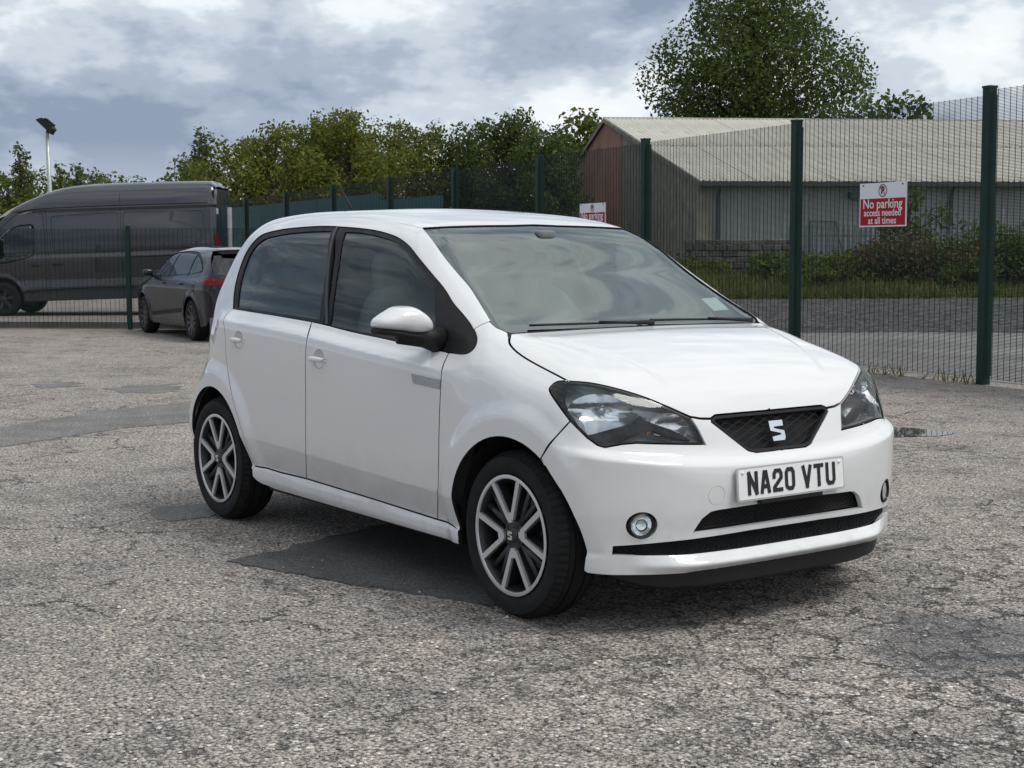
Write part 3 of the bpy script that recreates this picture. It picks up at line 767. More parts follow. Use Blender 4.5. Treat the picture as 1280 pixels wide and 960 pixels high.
    bon_seam = S([(638.6, 418), (638.4, 431), (657.5, 447.7), (705.6, 473.6), (709.5, 476.2)], 5)
    hl_back = S([(709.5, 476.2), (697, 476.8), (689.8, 481.3), (687, 488.5), (697, 504.7), (713, 526.3)], 5)
    bum_seam = X([(713, 526.3), (694, 547), (676, 573)])
    archF = arch(1.21, 38, 187)
    wing = door_line[::-1] + fw_outer[46:][::-1][1:] + seam_as + bot_glass[1:-1] + bon_seam + hl_back[1:] + bum_seam[1:] + archF[2:] + X([(571, 662), (566, 656.5)])
    wo = B.panel('front_wing', 'R', wing, W_, root, grid=.014)
    # ----- sill
    sill = X([(319, 582.5), (350, 590.5), (383, 598.5), (465, 623.5), (547, 649.5), (566, 657)]) + [tuple(p) for p in B.lift('R', np.array([(.862, .262), (.866, .23), (.86, .205), (0, .205), (-.70, .207), (-.79, .218), (-.852, .250), (-.856, .280)]))]
    sl = B.panel('sill', 'R', sill, W_, root, grid=.015)
    # ----- bonnet
    hl_top = S([(709.5, 476.2), (738.3, 478.4), (770.6, 485.4), (803, 495.4), (831.7, 507.2), (863.2, 521.6)], 5)
    nose = X([(863.2, 521.6), (876, 523.8), (888.3, 524.0)]) ; gr_top = X([(894, 519.6), (915, 517.7), (940, 515.5)])
    cf = B.px([(964, 513.4)])[0]
    bon_half = [tuple(p) for p in B.lift('T', np.array([(.985, 0.0), (.985, -.25), (.985, -.45)]))] + [bon_seam[0]] + bon_seam[1:] + hl_top[1:] + nose[1:] + gr_top + [(cf[0], 0.0, cf[2])]
    B.panel('bonnet', 'T', bon_half, W_, root, full=True, grid=.0165)
    # ----- front bumper
    hl_bot = X([(713, 526.3), (734.7, 547.8), (747.3, 556.8), (756.3, 559.3), (777.8, 555.4), (795.8, 553.9), (858.7, 555.4), (882, 555.4)])
    hl_in = X([(882, 555.4), (873, 537), (863.2, 521.6)])
    gr_low = X([(889, 524.5), (889.3, 527.7), (935, 563.3), (945, 565.5), (965, 563.3)])
    gc = B.px([(980, 561.2)])[0]
    archB = arch(1.21, -13, 36)
    tb = math.degrees(math.atan2(archB[0][1], archB[0][0]-B.ax))*.985
    bb = B.lift('C', np.array([(.85*t, z) for t, z in zip(np.radians([tb, tb*.9, -38, -30, -20, -10, 0]), [.214, .210, .208, .208, .208, .208, .208])]))
    bump_half = [(gc[0], 0.0, gc[2])] + gr_low[::-1] + nose[::-1] + hl_in[::-1][1:] + hl_bot[::-1][1:] + bum_seam[1:] + archB[::-1][1:] + [tuple(p) for p in bb[:-1]] + [(bb[-1][0], 0.0, bb[-1][2])]
    def hole(px, cz):
        h = X(px); c = B.px(cz); h = [(c[0][0], 0, c[0][2])] + h + [(c[1][0], 0, c[1][2])]
        return h + [(p[0], -p[1], p[2]) for p in h[::-1] if abs(p[1]) > 1e-6]
    up_in = hole([(937, 632.2), (898, 638.2), (889, 640.5), (878, 649), (870, 661), (867, 666), (900, 661.8), (937, 656)], [(985, 624.8), (985, 648.5)])
    lo_in = hole([(937, 663.5), (885, 672), (825, 679), (767, 683.5), (766, 693), (847, 693), (922, 684.5)], [(985, 656.2), (985, 674.5)])
    fc = B.px([(802.5, 657)])[0]; fth = B.flat('C', np.array([fc]))[0]
    fog_loop = lambda r, n=36: [tuple(p) for p in B.lift('C', np.array([(fth[0]+r*1.05*math.cos(t), fth[1]+r*math.sin(t)) for t in np.linspace(0, 2*math.pi, n, endpoint=False)]))]
    fog_h = fog_loop(.043)
    bump = B.panel('front_bumper', 'C', bump_half, W_, root, holes=[up_in, lo_in, fog_h, mir(fog_h)], grid=(.02, .005), full=True, rim=.02, dark=False)
    # dark meshes behind the two intakes
    def intake(loop, name, rows, pitch):
        t = empty(name); t.parent = root
        B.panel('backing', 'C', loop, M['dark_inside'], t, grid=.04, gap=-.01, rim=0, off=-.045)
        q = B.flat('C', np.array(loop)); m = MB(); z0, z1 = q[:, 1].min(), q[:, 1].max()
        zs = np.arange(z0+pitch*.4, z1, pitch); xs = np.arange(q[:, 0].min(), q[:, 0].max(), .011)
        for k, z in enumerate(zs):
            g = np.stack([xs, z+.0028*np.where((np.arange(len(xs))+k) % 2, 1, -1)], 1); ok = pip(g, q); g = g[ok]
            if len(g) > 2:
                P = B.lift('C', g); P = P-B.normal(P)*.022; m.tube(P, .0018, 4)
        m.build('mesh', M['black_trim'], t)
    intake(up_in, 'upper_intake', 6, .0085); intake(lo_in, 'lower_intake', 4, .0085)
    # fog lamps
    def fog(sgn):
        t = empty('fog_lamp'); t.parent = root
        loop = fog_h if sgn < 0 else mir(fog_h)
        c = np.array([fc[0], fc[1]*(-sgn), fc[2]]) if sgn > 0 else fc
        ax = np.array([.92, .39*sgn, 0.0]); ax /= np.linalg.norm(ax); e1 = np.array([-ax[1], ax[0], 0]); e2 = np.array([0, 0, 1.0])
        c = c+ax*.002
        def disc(prof, n, name, mat, wob=None):
            V = []; F = []; m_ = len(prof)
            for k in range(n):
                an = 2*math.pi*k/n
                for j, (r, d) in enumerate(prof):
                    V.append(c+ax*d+r*(math.cos(an)*e1+math.sin(an)*e2))
            F = [(k*m_+j, k*m_+j+1, ((k+1) % n)*m_+j+1, ((k+1) % n)*m_+j) for k in range(n) for j in range(m_-1)]
            return mk(name, V, F, mat, t, auto=40)
        disc([(.052, -.02), (.0435, -.002), (.040, .001), (.036, -.006), (.0355, -.03)], 40, 'bezel', M['gloss_black'])
        disc([(.0355, -.012), (.030, -.022), (.02, -.032), (.008, -.038), (0, -.039)], 32, 'reflector', M['chrome'])
        disc([(.012, -.018), (.010, -.012), (0, -.010)], 16, 'bulb', M['lens'])
        disc([(.0357, -.006), (.025, -.0035), (.012, -.0022), (0, -.002)], 32, 'lens', M['lens'])
    fog(-1); fog(1)
    # lower splitter
    pl = [tuple(p) for p in B.lift('C', np.array([(.85*t, .235) for t in np.radians(np.linspace(-47, 47, 61))]))]
    V = []
    for i, p in enumerate(pl):
        q = np.array([p[0]-.02, p[1]*.975]); e = .06*max(0, (abs(i-30)/30-.72)/.28)**2; V += [(q[0], q[1], .222), (q[0]-.004, q[1], .165+e*.8), (q[0]-.03, q[1]*.97, .148+e), (q[0]-.30, q[1]*.9, .148+e)]
    F = [(4*i+j, 4*i+j+1, 4*i+5+j, 4*i+4+j) for i in range(60) for j in range(3)]
    mk('splitter', V, F, M['black_trim'], root, auto=40)
    # ----- grille with wavy mesh, surround and emblem
    g = empty('grille'); g.parent = root
    gh = X([(940, 515.5), (915, 517.7), (894, 519.8), (889, 523), (889.6, 527.7), (912, 546), (935, 563.0), (945, 565.2), (965, 563.2)])
    gh = [(cf[0], 0, cf[2])] + gh + [(gc[0], 0, gc[2])]; gfull = gh + mir([p for p in gh[::-1] if abs(p[1]) > 1e-6])
    gi2 = shrink(resample(B.flat('F', np.array(gfull)), .012), .011); ginner = [tuple(p) for p in B.lift('F', gi2)]
    B.panel('grille_surround', 'F', gfull, M['gloss_black'], g, holes=[ginner], grid=.02, gap=.001, rim=.03, off=.001)
    B.panel('backing', 'F', ginner, M['dark_inside'], g, grid=.03, gap=-.006, rim=0, off=-.035)
    m = MB(); q = gi2; z0, z1 = q[:, 1].min(), q[:, 1].max(); pit = .0125
    xs = np.arange(-.32, .321, .004)
    for k in range(int((z1-z0)/pit)+2):
        zz = z0+pit*k; tri = np.abs(((xs/.062+(k % 2)*.5) % 1)-.5)*2      # 0..1 zig-zag
        gq = np.stack([xs, zz+pit*.72*(np.clip(tri*1.5-.25, 0, 1)-.5)], 1); ok = pip(gq, q)
        run = []
        for i in range(len(gq)+1):
            if i < len(gq) and ok[i]: run.append(gq[i])
            else:
                if len(run) > 3:
                    P = B.lift('F', np.array(run)); P = P-np.array([.012, 0, 0]); m.tube(P, .0017, 5)
                run = []
    m.build('grille_mesh', M['black_trim'], g, smooth=True)
    el = B.lift('F', np.array([(0.0, .650)]))[0]; en = B.normal(np.array([el]))[0]
    eo = emblem(.036).build('emblem', M['chrome'], g, auto=30); eo.location = el+en*.001; eo.rotation_euler = (0, -math.asin(en[2]), 0)
    # ----- number plate
    t = empty('number_plate'); t.parent = root
    pm = Matrix.Translation((1.7735, 0, .4905)) @ Matrix.Rotation(-math.radians(5), 4, 'Y')
    def plate_poly(w, h, r=.008):
        out = []
        for cx, cy, a in ((w-r, h-r, 0), (-w+r, h-r, 90), (-w+r, -h+r, 180), (w-r, -h+r, 270)):
            out += [(cx+r*math.cos(math.radians(a+b)), cy+r*math.sin(math.radians(a+b))) for b in (0, 30, 60, 90)]
        return out
    b = MB(); b.prism(plate_poly(.262, .0575), -.006, .0, 0); o = b.build('plate_border', M['plate_frame'], t); o.matrix_local = pm
    b = MB(); b.prism(plate_poly(.256, .0515), -.002, .0012, 0); o = b.build('plate_face', M['plate'], t); o.matrix_local = pm
    y = -(7*.048+5*.0115+.036)/2+.024
    for k, ch in enumerate('NA20 VTU'):
        if ch == ' ': y += .036-.0115; continue
        o = stroke_text(ch, .080, .048, .0140, .0, .0).build('plate_letter', M['ink'], t); o.matrix_local = pm @ Matrix.Translation((.0016, y, .002)); y += .0595
    for y in (-.236, .236):
        b = MB(); b.lathe([(.007, .0), (.006, .003), (.003, .0045), (0, .005)], 14, 0); o = b.build('plate_screw', M['plate'], t, smooth=True); o.matrix_local = pm @ Matrix.Translation((.001, y, .040))
    b = MB(); b.box((-.03, -.15, -.012), (-.002, .15, .006)); o = b.build('plate_holder', M['gloss_black'], t); o.matrix_local = pm @ Matrix.Translation((0, 0, -.060))
    # tow-eye cover: a thin ring joint
    tq = B.flat('C', B.px([(896, 619)]))[0]
    tl = [tuple(p) for p in B.lift('C', np.array([(tq[0]+.032*math.cos(a), tq[1]+.032*math.sin(a)) for a in np.linspace(0, 2*math.pi, 33)]))]
    b = MB(); b.tube(tl, .0008, 4, cap=False); b.build('tow_eye_cover', M['plate_frame'], root)
    # ----- headlights
    hl = hl_back[::-1] + hl_top[::-1][:0] + []
    hl_out = hl_back[::-1][:-1] + hl_top + hl_in[::-1][1:] + hl_bot[::-1][1:-1]
    def headlight(sgn):
        t = empty('headlight'); t.parent = root
        fl = (lambda P: P) if sgn < 0 else mir
        def pan(name, out, mat, **k):
            o = B.panel(name, 'C', out, mat, t, **k)
            if sgn > 0: o.data.transform(Matrix.Scale(-1, 4, (0, 1, 0))); o.data.flip_normals()
            return o
        pan('lens', hl_out, M['lens'], grid=.02, gap=.0025, rim=.0, off=.001)
        # housing bowl: the outline carried inwards
        n2 = resample(B.flat('C', np.array(hl_out)), .015); n2 = shrink(n2, .003)
        P0 = B.lift('C', n2)-.0015*B.normal(B.lift('C', n2)); cen = P0.mean(0)
        lv = []
        for d, k in ((0, 1.0), (.012, .99), (.030, .96), (.050, .90)):
            lv.append(cen+(P0-cen)*k+np.array([-d*.75, d*.8, 0]))
        lv.append(np.tile(lv[-1].mean(0)+np.array([-.01, .012, 0]), (len(P0), 1)))
        V = np.concatenate(lv); n = len(P0); F = [(j*n+i, j*n+(i+1) % n, (j+1)*n+(i+1) % n, (j+1)*n+i) for j in range(4) for i in range(n)]
        o = mk('housing', V*np.array([1, -sgn, 1]) if sgn > 0 else V, F, M['lamp_inside'], t, auto=35)
        edge2 = [tuple(p) for p in B.lift('C', shrink(n2, .0045))]
        pan('lens_border', [tuple(p) for p in B.lift('C', n2)], M['gloss_black'], holes=[edge2], grid=.03, gap=0, rim=.006, off=-.002)
        # reflectors: facetted dishes
        def dish(uv, depth, R, ry, ax, name='reflector', mat=None, facets=9, squash=1.0):
            c = B.px([uv])[0]; nn = np.array(ax)/np.linalg.norm(ax); c = c-nn*depth; e1 = np.cross([0, 0, 1.0], nn); e1 /= np.linalg.norm(e1); e2 = np.cross(nn, e1)
            V = []; F = []; na = 40; nr = 9
            for i in range(nr+1):
                r = R*i/nr
                for k in range(na):
                    a = 2*math.pi*k/na; step = .0012*math.cos(facets*a)*(i/nr)
                    V.append(c+e1*r*math.cos(a)+e2*r*ry*math.sin(a)+nn*((r/R)**2*R*.55+step))
            V = np.array(V); ok = B.G(V) < -.007
            F = [(i*na+k, i*na+(k+1) % na, (i+1)*na+(k+1) % na, (i+1)*na+k) for i in range(nr) for k in range(na)]
            F = [f for f in F if all(ok[i] for i in f)]
            V = V if sgn < 0 else V*np.array([1, -1, 1])
            return mk(name, V, F, mat or M['reflector'], t, auto=25)
        dish((749, 513), .085, .150, .56, (.80, -.50, .12), facets=16); dish((836, 532), .060, .100, .52, (.95, -.2, .05), facets=14)
        for uv, dp, r, mt in (((757, 515), .045, .016, 'lens'), ((757, 515), .05, .009, 'silver'), ((815, 540), .030, .010, 'amber')):
            c = B.px([uv])[0]+np.array([-dp, dp*.4, 0]); V, F = superell(*(c if sgn < 0 else c*np.array([1, -1, 1])), r, r*.8, r*.8, 1, 1, 12, 8); mk('bulb', V, F, M[mt], t, smooth=True)
        pan('swoosh', X([(737, 543), (764, 536), (789, 529.5), (799, 520), (802, 517.5), (806, 523), (820, 529), (838, 535), (852, 541), (866, 550), (846, 547), (832, 541), (817, 537.5), (803, 541), (785, 547), (773, 552.5), (757, 557.5), (746, 554.5)]), M['gloss_black'], grid=.02, gap=0, rim=.03, off=-.012)
        pan('side_mask', X([(690.5, 486), (693, 481), (699, 479.5), (706, 480), (702, 490), (702, 500), (708, 513), (722, 531), (735, 546), (727, 540), (711, 523), (697, 502.5)]), M['gloss_black'], grid=.02, gap=0, rim=.02, off=-.010)
    M['reflector'] = simple('lamp_reflector', (.84, .85, .86), .12, .85, var=.04)
    M['lamp_inside'] = simple('lamp_housing', (.55, .56, .57), .3, .3)
    headlight(-1); headlight(1)
    # ----- door furniture
    def handle(parent, uv, w, sgn=-1):
        t = empty('door_handle'); t.parent = parent
        c = B.px([uv])[0]; q = (c[0], c[2])
        cup = cup_loop(uv)
        P = np.array(cup); N = B.normal(P); c0 = P.mean(0); V = [tuple(c0+(p-c0)*1.03-n*.001) for p, n in zip(P, N)]
        for k, d in ((.98, -.004), (.88, -.016), (.6, -.024), (.3, -.027)):
            V += [tuple(c0+(p-c0)*k+n*(d*1.0+.0014)) for p, n in zip(P, N)]
        V.append(tuple(c0+N.mean(0)*-.026)); n = len(P)
        F = [(j*n+i, j*n+(i+1) % n, (j+1)*n+(i+1) % n, (j+1)*n+i) for j in range(4) for i in range(n)] + [(4*n+i, 4*n+(i+1) % n, 5*n) for i in range(n)]
        mk('handle_cup', V, F, W_, t, smooth=True)
        xs = np.linspace(-w/2, w/2, 11); g = np.array([(q[0]+x, q[1]-.002) for x in xs]); P = B.lift('R', g); N = B.normal(P)
        b = MB(); pts = [p+n*(.006+.016*math.sin(math.pi*i/10)**.5) for i, (p, n) in enumerate(zip(P, N))]
        V = []; F = []; ns = 12
        for i, p in enumerate(pts):
            hh = .0125*(math.sin(math.pi*(.12+.76*i/10)))**.5; dd = .009
            for k in range(ns):
                a = 2*math.pi*k/ns; V.append(p+N[i]*dd*math.cos(a)+np.array([0, 0, 1.0])*hh*math.sin(a))
        F = [(i*ns+k, i*ns+(k+1) % ns, (i+1)*ns+(k+1) % ns, (i+1)*ns+k) for i in range(10) for k in range(ns)]+[tuple(range(ns)), tuple(10*ns+k for k in range(ns))[::-1]]
        mk('handle_grip', V, F, W_, t, smooth=True)
        return t
    handle(fd, CUP_F, .13); handle(rd, CUP_R, .115)
    # badge on the front door
    bo = X([(514, 467.3), (550.5, 475), (549.8, 486.8), (516.5, 479.3)])
    bd = B.panel('badge', 'R', bo, M['badge'], fd, grid=.03, gap=0, rim=.003, off=.0015)
    bc = np.array(bo); cc = bc.mean(0); ex = (bc[1]-bc[0]); ex /= np.linalg.norm(ex); nn = B.normal(np.array([cc]))[0]; ez = np.cross(ex, -nn); ez = np.cross(nn, ex)
    cc = B.lift('R', np.array([(cc[0]+.02, cc[2])]))[0]
    mt = Matrix(((ex[0], ez[0], nn[0], cc[0]+nn[0]*.0022), (ex[1], ez[1], nn[1], cc[1]+nn[1]*.0022), (ex[2], ez[2], nn[2], cc[2]+nn[2]*.0022), (0, 0, 0, 1)))
    text_mesh('badge_lettering', 'Mii electric', .020, M['chrome'], fd, mt, .0006)
    # ----- door mirror
    def mirror(sgn):
        t = empty('door_mirror'); t.parent = fd if sgn < 0 else fdl
        cx, cy, cz = (.615, -.875, 1.018) if sgn < 0 else (.50, -.785, 1.0)      # the far one is folded in
        dx, dy = (.098, .112) if sgn < 0 else (.105, .050)
        def shell(name, zt, zb, d0, mat, back=-.03):
            n, m = 26, 18; V = []; F = []
            for i in range(n):
                t = i/(n-1); y = (t-.5)*2*dy; e = max(.0, 1-abs(2*t-1)**5)**.5
                a, b = zb(t), zt(t); md, hf = (a+b)/2, (b-a)/2*(.35+.65*e)
                d = d0*(.35+.65*e)*(1-.25*(1-t)**2)
                for k in range(m):
                    ph = -math.pi/2+math.pi*k/(m-1); cs, sn = math.cos(ph), math.sin(ph)
                    V.append((cx+back+(d-back)*max(0, cs)**.62, cy+y, md+hf*math.copysign(abs(sn)**.8, sn)))
            F = [(i*m+k, (i+1)*m+k, (i+1)*m+k+1, i*m+k+1) for i in range(n-1) for k in range(m-1)]
            F += [(i*m, i*m+m-1, (i+1)*m+m-1, (i+1)*m) for i in range(n-1)]+[tuple(range(m))[::-1], tuple((n-1)*m+k for k in range(m))]
            V = np.array(V)*np.array([1, -sgn, 1]) if sgn > 0 else np.array(V)
            b_ = MB(); b_.add(V, F); return b_.build(name, mat, t_, auto=42)
        t_ = t; I = lambda xs, ys: (lambda q: float(np.interp(q, xs, ys))+cz-1.018)
        zt = tab([0, .2, .45, .62, .82, 1], [1.034, 1.054, 1.076, 1.078, 1.060, 1.030]); zb = tab([0, .4, .7, 1], [.994, .982, .970, .966])
        shell('mirror_cap', lambda q: float(zt(q))+cz-1.018, lambda q: float(zb(q))+cz-1.018, dx*.9, W_)
        shell('mirror_base', lambda q: float(zb(q))+cz-1.018+.012, lambda q: float(zb(q))+cz-1.018-.022, dx*.72, M['black_trim'])
        V, F = superell(cx-.036, cy, cz, .006, dy*.62, .026, .5, .5, 24, 12); V = np.array(V)*np.array([1, sgn*-1, 1]); mk('mirror_glass', V, F, M['chrome'], t, smooth=True)
        b = MB(); y = sgn
        b.tube([(.66, .73*y, .945), (.65, .80*y, .962), (.63, .90*y, .968)] if sgn < 0 else [(.64, .73, .945), (.60, .77, .955), (.55, .79, .96)], [.052, .040, .030], 12)
        o = b.build('mirror_arm', M['black_trim'], t, smooth=True); o.scale = (1, 1, 1)
    mirror(-1); mirror(1)
    # copies of the right-hand skins for the far side
    for src, dst in ((fd, fdl), (rd, rdl)):
        for o in list(src.children):
            if o.type == 'MESH' and o.name.split('.')[0] in ('door_skin', 'window_frame', 'window_glass'): mirror_into(o, dst)
    for o in (ps, bs, wo, sl): mirror_into(o, root)
    # ----- wheels
    spins = (math.radians(92), math.radians(97))
    for x, y, sp in ((1.21, -.7125, 9), (-1.21, -.7125, 2), (1.21, .7125, 30), (-1.21, .7125, 50)):
        vee_wheel(root, (x, y, .2955), -1 if y < 0 else 1, spin=math.radians(sp))
    # ----- tail: tailgate, glass, lamps, bumper
    re = [tuple(p) for p in B.lift('T', np.array([(-1.41, 0), (-1.40, -.2), (-1.37, -.42)]))]
    edgeB = np.array(roof_rear + rear_edge)
    def strip(z0, z1, name, mat, ymax=None, off=0.0):
        zs = np.linspace(z0, z1, 12); ys = np.interp(zs, edgeB[::-1, 2], edgeB[::-1, 1]) if ymax is None else np.full(12, -ymax)
        h = [(0, 0, z1)] + [(0, y, z) for y, z in zip(ys[::-1], zs[::-1])] + [(0, 0, z0)]
        return B.panel(name, 'B', h, mat, root, full=True, grid=.05, gap=.002, off=off)
    strip(.24, .62, 'rear_bumper', W_); strip(.62, .98, 'tailgate', W_); strip(.98, 1.36, 'rear_screen', M['privacy_glass'], off=-.003)
    for sgn in (-1, 1):
        lamp = [(0, sgn*y, z) for y, z in ((.50, .70), (.655, .70), (.66, .96), (.56, .96))]
        B.panel('tail_lamp', 'B', lamp, M['red_lens'], root, grid=.04, gap=0, off=.004)
    # ----- underbody, wheel housings, interior
    b = MB(); b.box((-1.62, -.55, .17), (1.55, .55, .30)); b.box((-.80, -.73, .19), (.80, .73, .29)); b.build('underbody', M['dark_inside'], root)
    for cx in (1.21, -1.21):
        for y in (-1, 1):
            b = MB(); n = 24; V = []; F = []
            for k in range(n+1):
                a = math.radians(-5+190*k/n)
                for yy in ((.70 if a < .5 else .765), .50): V.append((cx+.362*math.cos(a), y*yy, .300+.362*math.sin(a)))
            F = [(2*k, 2*k+1, 2*k+3, 2*k+2) for k in range(n)]; V.append((cx, y*.5, .3)); F += [(2*k+1, 2*k+3, 2*n+2) for k in range(n)]
            b.add(V, F); b.build('wheel_housing', M['dark_inside'], root)
    b = MB(); b.box((-.82, -.70, .30), (.82, .70, .34)); b.box((-1.5, -.5, .30), (-.82, .5, .34)); b.box((-1.58, -.66, .66), (-1.54, .66, .95)); b.build('floor_pan', M['interior'], root)
    b = MB(); b.box((.90, -.50, .30), (.94, .50, .93)); b.box((.90, -.69, .66), (.94, .69, .93)); b.build('bulkhead', M['dark_inside'], root)
    for y in (-1, 1):
        b = MB(); b.box((-1.1, .715*y-.01, .34), (.85, .715*y+.01, .90)); b.build('door_card', M['interior'], root)
    b = MB(); n = 24; V = []
    prof = [(.99, .90), (.93, .955), (.72, .960), (.60, .93), (.56, .86), (.62, .70), (.70, .55)]
    for x, z in prof: V += [(x, -.69, z), (x, .69, z)]
    b.add(V, [(2*i, 2*i+1, 2*i+3, 2*i+2) for i in range(len(prof)-1)]); b.build('dashboard', M['interior'], root, auto=50)
    def seat(x, y, w, hr=True):
        t = empty('seat'); t.parent = root
        V, F = superell(x+.10, y, .50, .27, w, .085, .6, .5); mk('cushion', V, F, M['seat'], t, smooth=True)
        def lean(p): return np.array([p[0]-.62*p[2]*1.0, p[1]*(1-.28*max(0, p[2])**2), p[2]])
        V, F = superell(x-.22, y, .80, .10, w, .34, .6, .55, 28, 20, lambda p: np.array([p[0]-1.3*p[2], p[1]*(1-.30*max(0, p[2])**2.5), p[2]])); mk('backrest', V, F, M['seat'], t, smooth=True)
        if hr:
            V, F = superell(x-.36, y, 1.185, .06, .125, .10, .6, .5); mk('headrest', V, F, M['seat'], t, smooth=True)
    seat(.10, -.35, .25); seat(.10, .35, .25); seat(-.80, 0, .60, False)
    b = MB(); c = np.array([.44, -.36, .86]); ax = np.array([-.85, 0, .5]); ax /= np.linalg.norm(ax); e1 = np.array([0, 1.0, 0]); e2 = np.cross(ax, e1)
    pts = [c+.18*(math.cos(a)*e1+math.sin(a)*e2) for a in np.linspace(0, 2*math.pi, 41)]; b.tube(pts, .014, 8, cap=False)
    for a in (0, math.pi, -math.pi/2): b.tube([c, c+.18*(math.cos(a)*e1+math.sin(a)*e2)], .016, 6)
    b.build('steering_wheel', M['interior'], root, smooth=True)
    V, F = superell(.36, 0, 1.30, .02, .11, .035, .5, .5); mk('interior_mirror', V, F, M['interior'], root, smooth=True)
    V, F = superell(.325, 0, 1.345, .045, .05, .022, .5, .5); mk('sensor_box', V, F, M['interior'], root, smooth=True)
    # inspection sticker on the glass
    st = X([(877, 371), (896, 369.5), (912, 385), (893, 386.5)]); B.panel('screen_sticker', 'T', st, M['white_print'], root, grid=.03, gap=0, rim=0, off=-.008)
    # cowl and wipers
    cow = [tuple(p) for p in B.lift('T', np.array([(.94, 0), (.94, -.35), (.94, -.58), (.965, -.645), (.998, -.645), (.998, 0)]))]
    B.panel('cowl', 'T', cow, M['black_trim'], root, full=True, grid=.03, gap=0, rim=.03, off=-.007)
    def wiper(p, e, hub):
        t = empty('wiper'); t.parent = root
        P = B.lift('T', np.array([hub, ((hub[0]+p[0])/2+.01, (hub[1]+p[1])/2), p])); N = B.normal(P); b = MB(); b.tube(P+N*np.array([[.012], [.016], [.012]]), [.011, .007, .005], 6); b.build('wiper_arm', M['black_trim'], t, smooth=True)
        Q = B.lift('T', np.array([(p[0]+(e[0]-p[0])*k, p[1]+(e[1]-p[1])*k) for k in np.linspace(-.8, 1, 12)])); N = B.normal(Q); b = MB(); b.tube(Q+N*.007, .0048, 6); b.build('wiper_blade', M['black_trim'], t, smooth=True)
    wiper((.950, -.20), (.940, -.52), (.975, .05)); wiper((.950, .36), (.945, .06), (.975, .58))
    # roof aerial
    a0 = B.lift('T', np.array([(-1.27, 0.0)]))[0]; t = empty('roof_aerial'); t.parent = root
    b = MB(); b.tube([a0-np.array([0, 0, .01]), a0+np.array([0, 0, .012]), a0+np.array([-.006, 0, .024])], [.028, .022, .012], 10); b.build('aerial_base', M['black_trim'], t, smooth=True)
    b = MB(); b.tube([a0+np.array([-.004, 0, .02]), a0+np.array([-.15, 0, .165])], [.0075, .005], 6); b.build('aerial_rod', M['black_trim'], t, smooth=True)
    return root
white_car = build_white_car()
# ---------------------------------------------------------------- mesh fence along the far edge of the yard
RH = np.array([math.sin(YAW), -math.cos(YAW), 0]); FH = np.array([math.cos(YAW), math.sin(YAW), 0])
def view(lat, dep, z=0.0): return np.array([CAM[0], CAM[1], 0])+RH*lat+FH*dep+np.array([0, 0, z])
def lat(u, dep): return (u-640)/FPX*dep
fence_green = simple('fence_green', (.0045, .026, .019), .5, var=.25, spec=.3)
wire_green = simple('fence_wire', (.006, .018, .014), .55, var=.2, spec=.25)
F0 = np.array([-3.4217, 7.9715, 0]); FA = math.radians(170.221); FD = np.array([math.cos(FA), math.sin(FA), 0]); FN = np.array([math.sin(FA), -math.cos(FA), 0])
if FN@(CAM-F0) < 0: FN = -FN
def fence_k(u, v):
    lo, hi = -6.0, 40.0
    for _ in range(60):
        m = (lo+hi)/2
        if px_of(F0+FD*m+np.array([0, 0, 2.6]))[0] > u: lo = m
        else: hi = m
    p = F0+FD*lo; h = 2.6
    for _ in range(40): h += (px_of(p+np.array([0, 0, h]))[1]-v)/FPX*np.linalg.norm(p-CAM)*.9
    return lo, h
def fence_pt(u, v, off=0.0):           # the pixel's point on the fence plane, moved off towards the yard
    d = ray(u, v); q = F0+FN*off; t = ((q-CAM)@FN)/(d@FN); return CAM+d*t
def wire_panel(w, h, zb=.05):
    m = MB(); r = .0020
    for x in np.arange(.0381, w, .0762): m.box((x-.0021, -.0021, zb), (x+.0021, .0021, h))
    for z in np.arange(zb+.01, h, .0127): m.box((0, -.006, z-r), (w, -.006+2*r, z+r))
    return m
def mesh_fence(name, base, dirv, ks, hs, label, post=.045, panel_h=None):
    root = empty(name, tuple(base), math.atan2(dirv[1], dirv[0]), label, 'fence')
    pm = MB(); pm.box((-post, -post, 0), (post, post, 1.0)); pme = None; cache = {}
    for k, h in zip(ks, hs):
        b = MB(); b.box((-post, -post, -.05), (post, post, h)); o = b.build('post', fence_green, root); o.location = (k, 0, 0)
        b = MB(); b.box((-post-.006, -post-.006, h), (post+.006, post+.006, h+.02)); c = b.build('post_cap', fence_green, o)
        b = MB(); b.box((-.035, -.012, .08), (.035, 0, h-.06)); c = b.build('clamp_bar', fence_green, o); c.location = (0, post+.02 if FLIP else -post-.008, 0)
    for (k0, h0), (k1, h1) in zip(list(zip(ks, hs))[:-1], list(zip(ks, hs))[1:]):
        w = k1-k0-post*2; key = round(w, 1)
        if key not in cache: cache[key] = wire_panel(key, 2.65).build('wire_panel', wire_green, root); o = cache[key]
        else:
            o = cache[key].copy(); C.objects.link(o); o.parent = root
        hh = (h0+h1)/2-.02; o.location = (k0+post, 0, 0); o.scale = (w/key, 1, hh/2.65); o['kind'] = 'stuff'
        o.rotation_euler = (0, -math.atan2(h1-h0, 3.1)*.0, 0)
    return root
FLIP = False
tops = [(1237, 110), (996, 152), (807, 175), (674, 195), (568, 211), (487, 222), (416, 232), (357, 240), (307, 248), (265, 254)]
kh = [fence_k(u, v) for u, v in tops]
kh = [(kh[0][0]-3.1, kh[0][1]+.02)]+kh
boundary_fence = mesh_fence('mesh_fence', F0, FD, [a for a, b in kh], [b for a, b in kh], 'tall green welded mesh security fence carrying two no-parking signs')
